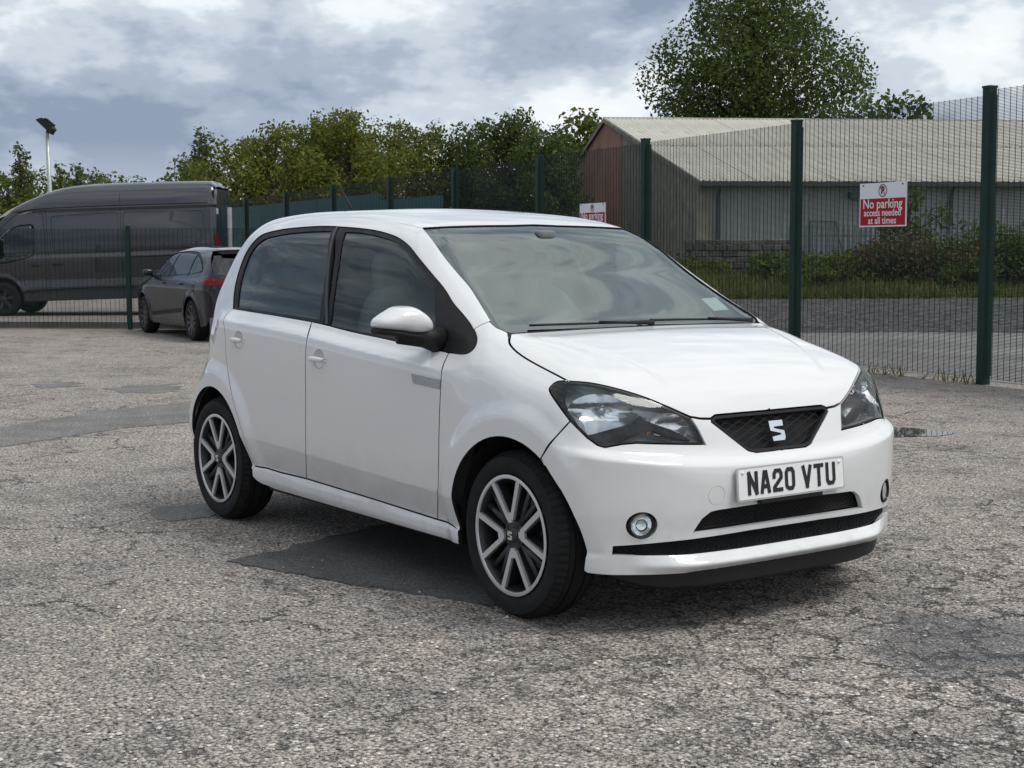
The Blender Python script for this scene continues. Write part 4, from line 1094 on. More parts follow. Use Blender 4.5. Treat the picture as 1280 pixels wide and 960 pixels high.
# low mesh fence before the van
L0 = gp(-60, 411); L1 = gp(163, 412); L2 = gp(292, 409); dl = L1-L0; dd = dl/np.linalg.norm(dl); w1 = np.linalg.norm(dl)
mesh_fence('mesh_fence', L0, dd, [0, w1, w1+2.6], [1.66]*3, 'low green mesh fence standing in front of the dark grey van', .03)
conc = simple('weathered_concrete', (.30, .29, .27), .85, var=.25, vscale=3, bump=.4, bscale=40)
b = MB(); b.box((-1, -.08, 0), (w1+2.7, .08, .11)); o = b.build('kerb', conc); o.location = L0+np.array([.12, .10, 0])*0-FN*0+FH*.35; o.rotation_euler = (0, 0, math.atan2(dd[1], dd[0])); tag(o, kind='structure')

# no-parking signs
sign_white = simple('sign_white', (.72, .74, .76), .4, var=.04); sign_red = simple('sign_red', (.36, .006, .016), .55, var=.08, spec=.25)
def sign(px, label):
    c = [fence_pt(u, v, .06) for u, v in px]                # top-left, top-right, bottom-left
    ex = c[1]-c[0]; w = np.linalg.norm(ex[:2]); h = abs(c[0][2]-c[2][2]); o0 = c[2]
    rz = math.atan2(ex[1], ex[0]); root = empty('parking_sign', tuple((c[0]+c[1])/2*np.array([1, 1, 0])+np.array([0, 0, o0[2]])), rz, label, 'sign', 'no-parking signs on the mesh fence')
    b = MB(); b.box((-w/2, -.004, 0), (w/2, .004, h)); b.build('board', sign_white, root)
    b = MB(); b.box((-w/2+.015, -.0065, .015), (w/2-.015, -.004, h*.645)); b.build('red_panel', sign_red, root)
    def T(body, size, z, mat, bold=0.0, sp=1.0):
        m = Matrix.Translation((0, -.0085, z)) @ Matrix.Rotation(math.pi/2, 4, 'X'); return text_mesh('lettering', body, size, mat, root, m, .001, bold, sp)
    s = w
    T('No parking', s*.185, h*.515, sign_white, s*.0016); T('access needed', s*.138, h*.315, sign_white, s*.0013); T('at all times', s*.138, h*.135, sign_white, s*.0013)
    b = MB(); R_ = h*.145
    for a in range(40):
        pass
    V = []; n = 40
    for k in range(n):
        t = 2*math.pi*k/n
        for r in (R_, R_*.84):
            for y in (-.0065, -.004): V.append((r*math.cos(t), y, h*.82+r*math.sin(t)))
    F = []
    for k in range(n):
        a, c2 = 4*k, 4*((k+1) % n); F += [(a, c2, c2+2, a+2), (a+2, c2+2, c2+3, a+3), (a+1, a, c2, c2+1)[::-1]]
    b.add(V, F); b.build('prohibition_ring', simple('sign_ring', (.25, .03, .04), .4), root)
    m = Matrix.Translation((0, -.0075, h*.82)) @ Matrix.Rotation(math.pi/2, 4, 'X'); text_mesh('letter_p', 'P', R_*1.6, M['ink'], root, m, .001, R_*.05)
    b = MB(); Mx = Matrix.Translation((0, -.0095, h*.82)) @ Matrix.Rotation(math.radians(45), 4, 'Y'); b.box((-R_*.9, -.0005, -R_*.06), (R_*.9, .0005, R_*.06), Mx); b.build('slash', bpy.data.materials['sign_ring'], root)
    for x in (-w*.42, w*.42):
        b = MB(); b.tube([(x, -.009, h*.95), (x, -.004, h*.95)], .009, 8); b.build('fixing', fence_green, root)
sign([(1075.5, 230), (1134, 225.8), (1075.5, 284)], 'whole red and white no-parking sign between the two posts beside the warehouse')
sign([(725, 255), (757, 252.6), (725, 287)], 'red and white no-parking sign showing above the roof of the white hatchback')

# teal hoarding behind the far end of the fence
teal = simple('teal_sheet', (.05, .145, .155), .6, var=.15, spec=.3)
def hoarding():
    k0, k1 = kh[6][0]+.3, kh[10][0]+4; root = empty('steel_hoarding', tuple(F0+FD*k0-FN*1.2), FA, 'teal steel hoarding standing behind the far end of the mesh fence', 'hoarding')
    n = int((k1-k0)/1.1); w = (k1-k0)/n
    b = MB(); prof = []
    for i in range(6): prof += [(w*i/6, 0), (w*(i+.5)/6, 0), (w*(i+.55)/6, .008), (w*(i+.95)/6, .008)]
    prof.append((w, 0)); V = [(x, y, 0) for x, y in prof]+[(x, y, 2.46) for x, y in prof]; m = len(prof); b.add(V, [(i, i+1, m+i+1, m+i) for i in range(m-1)])
    o0 = b.build('sheet', teal, root)
    for i in range(n):
        o = o0 if i == 0 else o0.copy()
        if i: C.objects.link(o); o.parent = root
        o.location = (w*i, 0, 0); o.scale = (1, 1, 1.0 if i > 2 else .94)
hoarding()
# pale steel post at the van's tail
b = MB(); p = view(lat(290, 29.0), 29.0); b.tube([(0, 0, 0), (0, 0, 2.1)], .045, 10); o = b.build('steel_post', simple('galvanised', (.42, .45, .44), .5, .6, var=.15)); o.location = p
tag(o, 'pale galvanised steel post behind the tail of the dark grey van', 'post')

# ---------------------------------------------------------------- ground beyond the fence
def gravel_mat(name, cols, sc, rough=.95):
    s = Mat(name); c = s.co(); v = s.voro(sc, 'F1', c, 'Color'); sx = s.N('ShaderNodeSeparateColor'); s.L(v, sx.inputs[0])
    col = s.ramp(sx.outputs[0], [(i/(len(cols)-1), q) for i, q in enumerate(cols)])
    col = s.mix(1.0, col, s.ramp(s.noise(.7, 5, .6, 0, c), [(.3, .7), (.7, 1.2)]), 'MULTIPLY')
    s.set(Base_Color=col, Roughness=rough, Specular_IOR_Level=.25); s.bump(s.voro(sc, 'F1', c), .8, .03); return s.m
def strip(name, d0, d1, z0, z1, mat, l0=-4, l1=60, kind='structure', z=None, seed=1, amp=.3):
    rnd = random.Random(seed); n = 60; V = []
    for i in range(n+1):
        la = l0+(l1-l0)*i/n; a, c = d0+rnd.gauss(0, amp), d1+rnd.gauss(0, amp*.3)
        k = (1+la*.02*0)
        V += [tuple(view(la, a, z0)), tuple(view(la, (a+c)/2, z0+(z1-z0)*.6)), tuple(view(la, c, z1))]
    F = [(3*i+j, 3*i+3+j, 3*i+4+j, 3*i+1+j) for i in range(n) for j in range(2)]
    o = mk(name, V, F, mat, smooth=True); return tag(o, kind=kind)
gravel = gravel_mat('dark_ballast', [(.022, .022, .023), (.05, .05, .05), (.085, .083, .082), (.15, .147, .145)], 14)
road = gravel_mat('service_road', [(.22, .215, .205), (.29, .28, .27), (.36, .35, .335)], 60)
turf = gravel_mat('rough_turf', [(.06, .075, .02), (.10, .115, .03), (.14, .14, .05)], 25)
# service road between the fence and the ballast: a sheet that follows the fence
rp = [F0+FD*k-FN*o_ for k, o_ in ((-40, .25), (35, .25), (35, 5.5), (-40, 5.5))]
rp = [F0-FN*.3-FD*40, F0-FN*.3+FD*34, view(-14, 60), view(60, 21.5), view(3, 22.0)][:2]+[view(-8, 48), view(2, 24.0), view(60, 22.0)]
sheet('service_road', [tuple(p[:2]) for p in [F0-FN*.3+FD*9, view(-1, 24.0), view(8, 23.0), view(70, 23), F0-FN*.3-FD*40]], .004, road)
strip('ballast_strip', 22.6, 33, .006, .16, gravel, 0, 70)
strip('grass_bank', 32.5, 41, .10, .55, turf, -1, 80, seed=3)
strip('rough_ground', 40.9, 120, .54, .3, turf, -1, 90, seed=4)

# ---------------------------------------------------------------- leaves, bushes and trees
def leaf_mat(name, lo, hi, trans=.35):
    s = Mat(name); s.nt.nodes.remove(s.b)
    oi = s.N('ShaderNodeNewGeometry'); col = s.ramp(oi.outputs['Random Per Island'], [(0, lo), (.6, tuple((a+c)/2 for a, c in zip(lo, hi))), (1, hi)])
    n = s.noise(.5, 3, .6, 0, s.co()); col = s.mix(1.0, col, s.ramp(n, [(.3, .75), (.7, 1.25)]), 'MULTIPLY')
    d = s.N('ShaderNodeBsdfDiffuse'); t = s.N('ShaderNodeBsdfTranslucent'); s.L(col, d.inputs[0]); s.L(col, t.inputs[0])
    m = s.N('ShaderNodeMixShader'); m.inputs[0].default_value = trans; s.L(d.outputs[0], m.inputs[1]); s.L(t.outputs[0], m.inputs[2]); s.L(m.outputs[0], s.out.inputs[0]); return s.m
bark = simple('bark', (.085, .07, .055), .95, var=.3, vscale=8, bump=.6, bscale=30)
LM = {'dark': leaf_mat('leaves_dark', (.048, .078, .028), (.145, .18, .06), .45), 'olive': leaf_mat('leaves_olive', (.085, .105, .024), (.22, .23, .055), .45),
      'mid': leaf_mat('leaves_mid', (.06, .09, .024), (.17, .20, .055), .45), 'bramble': leaf_mat('leaves_bramble', (.045, .075, .022), (.15, .18, .055)),
      'brown': leaf_mat('leaves_brown', (.075, .062, .04), (.17, .14, .08)), 'grass': leaf_mat('grass_blades', (.075, .095, .03), (.19, .20, .07))}
def leaf_cloud(lobes, count, size, seed, shell=.55, up=.3):
    """leaf-sized faces spread through lobes (centre, radius-vector); returns arrays"""
    r = np.random.RandomState(seed); vol = np.array([np.prod(l[1]) for l in lobes])**.72; pr = vol/vol.sum(); idx = r.choice(len(lobes), count, p=pr)
    cen = np.array([l[0] for l in lobes])[idx]; rad = np.array([l[1] for l in lobes])[idx]
    d = r.normal(size=(count, 3)); d /= np.linalg.norm(d, axis=1, keepdims=True); rr = (shell+(1-shell)*r.rand(count)**.6)[:, None]
    P = cen+d*rad*rr+r.normal(size=(count, 3))*size*.6
    n = d*.7+r.normal(size=(count, 3))*.75+np.array([0, 0, up]); n /= np.linalg.norm(n, axis=1, keepdims=True)
    a = np.cross(n, r.normal(size=(count, 3))); a /= np.linalg.norm(a, axis=1, keepdims=True); bb = np.cross(n, a)
    s = size*(.55+.9*r.rand(count))[:, None]
    V = np.stack([P-a*s*.5, P+bb*s*.28+n*s*.06, P+a*s*.5, P-bb*s*.28+n*s*.06], 1).reshape(-1, 3)
    return V
def leaf_obj(name, V, mat, parent):
    n = len(V)//4; me = bpy.data.meshes.new(name); me.vertices.add(len(V)); me.vertices.foreach_set('co', V.astype(np.float32).ravel())
    me.loops.add(4*n); me.loops.foreach_set('vertex_index', np.arange(4*n, dtype=np.int32)); me.polygons.add(n)
    me.polygons.foreach_set('loop_start', np.arange(0, 4*n, 4, dtype=np.int32)); me.update(calc_edges=True); me.materials.append(mat)
    return link(bpy.data.objects.new(name, me), parent)
def tree(name, label, loc, H, W_, kind, seed, count, size, base=.25, shape='round', group=None, nl=26, cat='tree', lobe=1.0):
    rnd = random.Random(seed); root = empty(name, tuple(loc), rnd.uniform(0, 6.28)*0, label, cat, group); lobes = []
    for i in range(nl):
        t = (i+.5)/nl; z = H*(base+(1-base)*t)
        if shape == 'round': k = math.sin(math.pi*min(1, .18+.78*t))**.7
        elif shape == 'spire': k = (1-t)**.75*.95+.06
        else: k = (math.sin(math.pi*min(1, .25+.72*t))**.6)*(.82+.18*math.sin(i*2.4))
        a = i*2.39996+rnd.uniform(-.5, .5); rr = W_/2*k*rnd.uniform(.30, .93)
        s = lobe*W_*rnd.uniform(.11, .20)*(k*.6+.45)
        if shape == 'spire': s = W_*.20*(1-t*.7)
        lobes.append((np.array([rr*math.cos(a), rr*math.sin(a), z]), np.array([s, s, s*rnd.uniform(.75, 1.25)])))
    tr = MB(); tr.tube([(0, 0, -.2), (W_*.01, 0, H*.2), (-W_*.01, W_*.01, H*.5), (0, 0, H*.92)], [H*.022+.03, H*.018+.02, H*.011+.01, .012], 8)
    tr.build('trunk', bark, root, smooth=True)
    lb = MB()
    for c, s in lobes:
        z0 = max(H*.12, c[2]-H*rnd.uniform(.12, .25)); m_ = np.array([c[0]*.45, c[1]*.45, (z0+c[2])/2+H*.0])
        lb.tube([(0, 0, z0), tuple(m_), tuple(c)], [H*.008+.01, H*.005+.008, .008], 5)
    lb.build('limbs', bark, root, smooth=True)
    leaf_obj('crown', leaf_cloud(lobes, count, size, seed), LM[kind], root)
    return root
# tall poplar-like tree behind the warehouse
D = 96.0
tree('broadleaf_tree', 'tall dark broadleaf tree rising behind the warehouse roof', view(lat(936, D), D), 1.3+318/FPX*D*1.0, 16.6, 'dark', 11, 44000, .27, .26, 'multi', nl=80, lobe=.84)
D = 84.0
tree('broadleaf_tree', 'low green tree showing over the far end of the warehouse ridge', view(lat(1100, D), D), 1.3+178/FPX*D, 6.5, 'dark', 12, 3500, .35, .4, nl=14)
tree('broadleaf_tree', 'pale green tree rising against the brick gable of the warehouse', view(lat(738, 92), 92), 1.3+158/FPX*92, 6.5, 'mid', 13, 4200, .4, .3, nl=16)
row = [(300, 60, 132, 4.6, 'olive', 'yellowish bushy tree beside the tall hedge gap behind the van'), (345, 58, 143, 5.6, 'olive', 'broad yellow-green tree in the row behind the teal hoarding'),
       (395, 62, 150, 5.4, 'olive', 'leafy yellow-green tree with small sky gaps above the fence'), (440, 60, 163, 5.2, 'olive', 'yellow-green tree with the tallest rounded top behind the aerial'),
       (490, 64, 152, 5.8, 'olive', 'yellow-green tree right of the aerial in the row'), (540, 66, 146, 5.6, 'mid', 'darker green tree in the row above the mesh fence'),
       (590, 64, 148, 5.2, 'dark', 'dark green bushy tree in the row above the mesh fence'), (640, 62, 164, 5.0, 'dark', 'dark tree with thin twigs standing out of its top'),
       (685, 60, 140, 4.6, 'dark', 'dark low tree ending the row next to the warehouse gable'), (415, 72, 158, 7, 'mid', 'green tree standing back between the yellow-green trees'), (655, 74, 150, 6.5, 'dark', 'dark green tree standing back beside the warehouse gable')]
for i, (u, D, dy, w, k, lab) in enumerate(row):
    tree('hedgerow_tree', lab, view(lat(u, D), D), 1.3+dy/FPX*D, w, k, 30+i, 12000, .165, .08, group='row of trees behind the fence', nl=38, lobe=.8)
tree('conical_tree', 'darker drooping tree with a pointed top behind the van tail', view(lat(258, 75), 75), 1.3+146/FPX*75, 3.4, 'dark', 51, 5000, .22, .15, 'spire', nl=26)
tree('hedgerow_tree', 'low rounded green tree directly behind the van roof tail', view(lat(243, 66), 66), 1.3+106/FPX*66, 4.4, 'mid', 52, 5000, .20, .1, group='row of trees behind the fence', nl=16)
far = [(8, 110, 95, 7, 'mid', 'round', 'rounded tree over the van windscreen beside the tallest pointed tree'), (32, 112, 128, 4.5, 'dark', 'spire', 'tallest pointed tree of the far belt, beside the floodlight pole'),
       (52, 118, 98, 7, 'mid', 'round', 'rounded tree between the tallest pointed tree and the floodlight pole'), (82, 108, 104, 5, 'mid', 'spire', 'pale pointed tree just past the floodlight pole'),
       (104, 112, 104, 5, 'dark', 'spire', 'dark pointed tree above the van roof'), (130, 116, 92, 6, 'mid', 'round', 'low rounded tree next to the dark pointed tree above the van roof'),
       (155, 120, 90, 6, 'mid', 'round', 'last low tree of the far belt showing clearly over the van roof'), (185, 120, 82, 7, 'mid', 'round', 'low tree top barely clearing the van roof'), (-25, 110, 100, 8, 'mid', 'round', 'broad tree at the outer end of the far belt')]
for i, (u, D, dy, w, k, sh, lab) in enumerate(far):
    tree('distant_tree', lab, view(lat(u, D), D), 1.3+dy/FPX*D, w, k, 70+i, 3400, .30, .1, sh, group='far tree belt behind the van', nl=16)
# a far wood closing the horizon behind everything
def wood():
    lobes = []; rnd = random.Random(5)
    for i in range(300):
        la = -110+230*i/300; D = 150+rnd.uniform(-6, 6); h = rnd.uniform(2.5, 4.6); p = view(la, D, h*.5); lobes.append((p, np.array([2.6, 2.6, h*.62])))
    o = leaf_obj('far_wood', leaf_cloud(lobes, 26000, .75, 8), LM['dark'], None); tag(o, 'long dark belt of woodland closing the view behind everything', 'woodland', kind='stuff')
wood()
def bush(u, D, w, h, kind, seed, label, z=.45, n=1500, size=.11, group='bushes on the grass bank'):
    rnd = random.Random(seed); root = empty('bush', tuple(view(lat(u, D), D, z)), 0, label, 'bush', group); lobes = []
    for i in range(9):
        s = w*rnd.uniform(.16, .26); lobes.append((np.array([rnd.uniform(-.36, .36)*w, rnd.uniform(-.25, .25)*w, h*rnd.uniform(.25, .72)]), np.array([s, s, h*.30])))
    leaf_obj('foliage', leaf_cloud(lobes, n, size, seed, .35), LM[kind], root)
    b = MB()
    for c, s in lobes: b.tube([(c[0]*.3, c[1]*.3, -.3), tuple(c)], [.02, .008], 5)
    b.build('stems', bark, root)
for i, (u, D, w, h, k, lab) in enumerate([
        (1000, 38, 2.6, 1.05, 'bramble', 'green bramble bush at the open end of the rubble stone wall'), (1045, 37, 2.2, .95, 'mid', 'fresh green bush between the stone wall end and the sapling'),
        (1080, 38, 2.6, 1.1, 'bramble', 'tangled bramble bush directly below the whole no-parking sign'), (1120, 37, 2.6, 1.15, 'brown', 'brownish bush at the foot of the young sapling'),
        (1165, 36.5, 3.0, 1.45, 'brown', 'tall brown dying bramble bush beside the sapling'), (1205, 37, 2.6, 1.5, 'bramble', 'dark bramble bush hiding the palisade behind the tallest near fence post'),
        (1245, 36.5, 2.8, 1.8, 'bramble', 'high bramble bush rising over the palisade past the nearest fence post'), (1285, 36, 3.0, 1.9, 'mid', 'highest fresh green bush over the palisade'),
        (1330, 36, 3, 1.6, 'bramble', 'bramble bush beyond the highest green bush'), (1020, 35.5, 1.5, .55, 'mid', 'small low green bush in the grass before the stone wall end'),
        (1215, 35, 1.4, .75, 'mid', 'small green bush in the grass before the tall brambles'), (860, 41, 2.4, .8, 'mid', 'green bush against the boarded corner of the warehouse'), (810, 42, 2.6, .8, 'bramble', 'bramble bush below the boarded gable')]):
    bush(u, D, w, h, k, 200+i, lab, z=.28, n=2400)
tree('sapling', 'young leafy sapling in front of the warehouse wall below the sign', view(lat(1133, 40.5), 40.5, .45), 2.4, 1.9, 'dark', 300, 1500, .12, .2, 'round', nl=14, cat='sapling')
def grass():
    r = np.random.RandomState(3); n = 26000; la = r.uniform(-3, 22, n); D = 33.2+r.rand(n)**1.4*6.5; zz = .12+(D-32.5)/8.5*.42
    P = np.array([CAM[0], CAM[1], 0])+np.outer(la, RH)+np.outer(D, FH); P[:, 2] = zz
    a = r.rand(n)*6.28; h = .10+.22*r.rand(n)**2; w = .022; dx = np.stack([np.cos(a)*w, np.sin(a)*w, 0*a], 1); tip = np.stack([r.normal(size=n)*.08, r.normal(size=n)*.08, h], 1)
    V = np.stack([P-dx, P+dx, P+tip+dx*.3, P+tip-dx*.3], 1).reshape(-1, 3); o = leaf_obj('grass', V, LM['grass'], None); tag(o, 'rough grass along the foot of the bank', 'grass', kind='stuff')
grass()
def weeds():
    r = np.random.RandomState(4); n = 1500; k = r.uniform(-3, 14, n); P = F0+np.outer(k, FD)+np.outer(r.normal(size=n)*.07+.02, FN); P = P[(np.sin(k*2.1)+np.sin(k*5.3)) > .1]; n = len(P)
    a = r.rand(n)*6.28; h = .03+.10*r.rand(n)**2; w = .008; dx = np.stack([np.cos(a)*w, np.sin(a)*w, 0*a], 1); tip = np.stack([r.normal(size=n)*.03, r.normal(size=n)*.03, h], 1)
    V = np.stack([P-dx, P+dx, P+tip+dx*.3, P+tip-dx*.3], 1).reshape(-1, 3); o = leaf_obj('weeds', V, LM['grass'], None); tag(o, 'sparse weeds growing along the foot of the mesh fence', 'weeds', kind='stuff')
weeds()

# ---------------------------------------------------------------- stone wall, palisade, warehouse
def stone_wall():
    root = empty('stone_wall', tuple(view(lat(858, 42.5), 42.5, .40)), math.atan2(RH[1], RH[0]), 'low dark rubble stone wall in front of the warehouse corner', 'wall')
    rnd = random.Random(9); Lw = lat(1000, 42.5)-lat(858, 42.5); sm = []
    mats = [simple('stone_a', (.10, .092, .08), .9, var=.3, vscale=12, bump=.5), simple('stone_b', (.15, .135, .11), .9, var=.3, vscale=12, bump=.5), simple('stone_c', (.075, .072, .068), .9, var=.3, vscale=12, bump=.5)]
    b = MB(); b.box((0, .06, 0), (Lw, .36, .98)); b.build('core', mats[2], root)
    protos = []
    for m_ in mats:
        bm = bmesh.new(); bmesh.ops.create_cube(bm, size=1.0); bmesh.ops.bevel(bm, geom=bm.edges[:], offset=.12, segments=1, affect='EDGES'); me = bpy.data.meshes.new('stone'); bm.to_mesh(me); bm.free(); me.materials.append(m_); protos.append(me)
    z = 0.0
    while z < .98:
        h = rnd.uniform(.13, .19); x = rnd.uniform(-.15, 0)
        while x < Lw:
            w = rnd.uniform(.2, .42); o = link(bpy.data.objects.new('stone', rnd.choice(protos)), root)
            o.location = (x+w/2, .06+rnd.uniform(-.02, .02), z+h/2); o.scale = (w-.015, .14, h-.012); o.rotation_euler = (0, rnd.uniform(-.04, .04), rnd.uniform(-.05, .05)); x += w
        z += h
stone_wall()
def palisade():
    D0 = 43.5; u0, u1 = 985, 1420; x0, x1 = lat(u0, D0), lat(u1, D0); steel = simple('palisade_steel', (.16, .185, .205), .5, .4, var=.15)
    root = empty('palisade_fence', tuple(view(x0, D0, .50)), math.atan2(RH[1], RH[0]), 'grey steel palisade fence with pointed pales before the warehouse', 'fence'); Lw = x1-x0
    b = MB(); x = 0
    while x < Lw:
        b.prism([(x, .05), (x+.07, .05), (x+.07, 1.38), (x+.035, 1.46), (x, 1.38)], -.012, .0, 1); x += .155
    tag(b.build('pales', steel, root), kind='stuff')
    for z in (.3, 1.1):
        b = MB(); b.box((0, .001, z), (Lw, .05, z+.05)); b.build('rail', steel, root)
    x = .02
    while x < Lw:
        b = MB(); b.box((x, .052, -.2), (x+.1, .15, 1.4)); b.build('post', steel, root); x += 2.75
palisade()
def warehouse():
    a = math.radians(7.4); D0 = 52.0; c0 = view(lat(875, D0), D0); Lx = math.cos(a)*RH+math.sin(a)*FH; Gx = -math.sin(a)*RH+math.cos(a)*FH
    root = empty('warehouse', tuple(c0), math.atan2(Lx[1], Lx[0]), 'long low warehouse with a corrugated roof, grey walls and brick gable', 'warehouse')
    he = 1.289+84/FPX*D0; hw = 17.2; hr = 1.289+159.5/FPX*(D0+hw*.99); Ln = 46.0
    s = Mat('corrugated_cement'); c = s.co(); n = s.noise(.35, 6, .62, .4, c); n2 = s.noise(1.6, 5, .6, 0, s.co(scale=(1, .12, 1)))
    col = s.ramp(n, [(.3, (.42, .40, .34)), (.5, (.54, .515, .45)), (.7, (.64, .62, .56))]); col = s.mix(s.ramp(n2, [(.52, 0), (.72, .65)]), col, (.30, .24, .12))
    s.set(Base_Color=col, Roughness=.85); roofm = s.m
    s = Mat('grey_cladding'); c = s.co(); col = s.ramp(s.noise(.6, 5, .6, .2, s.co(scale=(1, 1, .3))), [(.3, (.21, .22, .24)), (.7, (.29, .30, .325))]); s.set(Base_Color=col, Roughness=.6); wallm = s.m
    s = Mat('gable_brick'); br = s.N('ShaderNodeTexBrick'); s.L(s.co(rot=(math.pi/2, 0, math.pi/2)), br.inputs['Vector']); br.inputs['Scale'].default_value = 3.3; br.inputs['Color1'].default_value = (.46, .095, .06, 1); br.inputs['Color2'].default_value = (.31, .08, .055, 1); br.inputs['Mortar'].default_value = (.28, .15, .11, 1); br.inputs['Mortar Size'].default_value = .015
    s.set(Base_Color=s.mix(1.0, br.outputs[0], s.ramp(s.noise(.5, 4, .6, 0, s.co()), [(.3, .7), (.7, 1.3)]), 'MULTIPLY'), Roughness=.9); brick = s.m
    board = simple('grey_boarding', (.22, .20, .17), .9, var=.35, vscale=2)
    trim = simple('dark_gutter', (.05, .055, .06), .6)
    def sheet_mesh(w, ln, mat, name, vertical, amp, cyc):
        prof = []
        for i in range(cyc*8+1):
            x = w*i/(cyc*8); prof.append((x, amp*math.sin(2*math.pi*cyc*x/w)))
        V = []; m = len(prof)
        for t in (0, 1):
            for x, y in prof: V.append((x, y, t*ln) if vertical else (x, t*ln, y))
        me = mesh_of(name, V, [(i, i+1, m+i+1, m+i) for i in range(m-1)], mat, smooth=True); return me
    slope = math.atan2(hr-he, hw); sl = math.hypot(hw, hr-he); w = 1.0; rows = 2
    rm = sheet_mesh(w, sl/rows+.15, roofm, 'roof_sheet', False, .035, 5); wm = sheet_mesh(w, he-.1, wallm, 'wall_sheet', True, .02, 5)
    nsh = int(Ln/w); rnd = random.Random(2)
    for i in range(nsh):
        for r in range(rows):
            o = link(bpy.data.objects.new('roof_sheet', rm), root); t = r/rows
            o.location = (i*w-.06, -.35+hw*t, he-.07+(hr-he)*t+(.02 if r else 0)+rnd.uniform(0, .012)); o.rotation_euler = (slope, 0, 0)
        o = link(bpy.data.objects.new('wall_sheet', wm), root); o.location = (i*w, 0+rnd.uniform(-.01, .01), 0)
    b = MB(); b.add([(-.06, hw, hr+.02), (Ln, hw, hr+.02), (Ln, 2*hw, he), (-.06, 2*hw, he)], [(0, 1, 2, 3)]); b.build('far_roof', roofm, root)
    b = MB(); b.box((-.10, hw-.15, hr-.02), (Ln, hw+.15, hr+.07)); b.build('ridge_cap', roofm, root)
    b = MB(); b.box((-.1, -.45, he-.22), (Ln, -.30, he-.06)); b.build('gutter', trim, root)
    def gab(y0, y1, mat, name, x=0.0):
        hh = lambda y: he+(hr-he)*(1-abs(y-hw)/hw)-.05; ys = [y0]+([hw] if y0 < hw < y1 else [])+[y1]; poly = [(y, 0) for y in (y0, y1)]+[(y, hh(y)) for y in ys[::-1]]
        b = MB(); b.prism(poly, x, x+.25, 0); return b.build(name, mat, root)
    gab(13.6, 2*hw, brick, 'brick_gable'); gab(0.0, 13.6, board, 'boarded_gable', .03)
    for y0, y1 in ((-.35, hw), (hw, 2*hw+.35)):
        hh = lambda y: he+(hr-he)*(1-abs(y-hw)/hw); V = [(-.12, y0, hh(y0)-.16), (-.12, y1, hh(y1)-.16), (-.12, y1, hh(y1)+.02), (-.12, y0, hh(y0)+.02)]; V += [(v[0]+.06, v[1], v[2]) for v in V]
        b = MB(); b.add(V, [(0, 1, 2, 3), (7, 6, 5, 4), (0, 4, 5, 1), (3, 2, 6, 7), (0, 3, 7, 4), (1, 5, 6, 2)]); b.build('bargeboard', board, root)
    b = MB(); b.box((-.15, -.1, 0), (.35, .0, he)); b.build('corner_pier', board, root)
    for xd in (.6, 9.0, 18.0):
        b = MB(); b.tube([(xd, -.36, he-.2), (xd, -.10, he-.55), (xd, -.10, 0)], .055, 8); b.build('downpipe', trim, root)
    b = MB(); x0 = lat(905, D0)-lat(875, D0); x1 = lat(1005, D0)-lat(875, D0); b.box((x0, -.10, .95), (x1, -.03, 1.35)); b.build('vent_slot', trim, root)
    b = MB(); x = lat(1073, D0)-lat(875, D0); b.box((x-.25, -.35, 3.0), (x+.2, -.06, 3.2)); b.build('wall_lamp', trim, root)
    b = MB(); xa = lat(1015, D0)-lat(875, D0); xb = lat(1048, D0)-lat(875, D0); b.tube([(xa, -.08, 1.0), (xa, -.08, 2.2), (xb, -.08, 2.2), (xb+.3, -.08, 1.0)], .025, 5); b.build('pipe', trim, root)
warehouse()

# ---------------------------------------------------------------- floodlight on its pole
def floodlight():
    D = 47.0; p = view(lat(68, D), D); H_ = 1.289+(311-166)/FPX*D
    root = empty('floodlight_pole', tuple(p), math.atan2(RH[1], RH[0]), 'pale steel pole with a black floodlight tilted on its top', 'lamp post')
    steel = bpy.data.materials['galvanised']
    b = MB(); b.tube([(.03, 0, 0), (.0, 0, H_*.5), (-.04, 0, H_)], [.085, .07, .055], 10); b.build('pole', steel, root, smooth=True)
    b = MB(); b.tube([(-.04, 0, H_-.02), (.0, 0, H_+.14)], .05, 8); b.tube([(.0, 0, H_+.02), (.16, 0, H_-.06)], .03, 6); b.build('bracket', M['black_trim'], root)
    Mx = Matrix.Translation((-.06, 0, H_+.24)) @ Matrix.Rotation(math.radians(40), 4, 'Y')
    b = MB(); b.prism([(-.30, -.06), (.30, -.10), (.30, .06), (.12, .12), (-.20, .10)], -.2, .2, 1); o = b.build('lamp_head', M['black_trim'], root); o.matrix_local = Mx
    for k in range(5):
        b = MB(); b.box((-.12+k*.07, -.19, .10), (-.10+k*.07, .19, .16)); f = b.build('cooling_fin', M['black_trim'], o)
    b = MB(); b.add([(-.28, -.18, -.075), (.28, -.18, -.112), (.28, .18, -.112), (-.28, .18, -.075)], [(0, 1, 2, 3)]); b.build('lamp_glass', M['lens'], o)
floodlight()
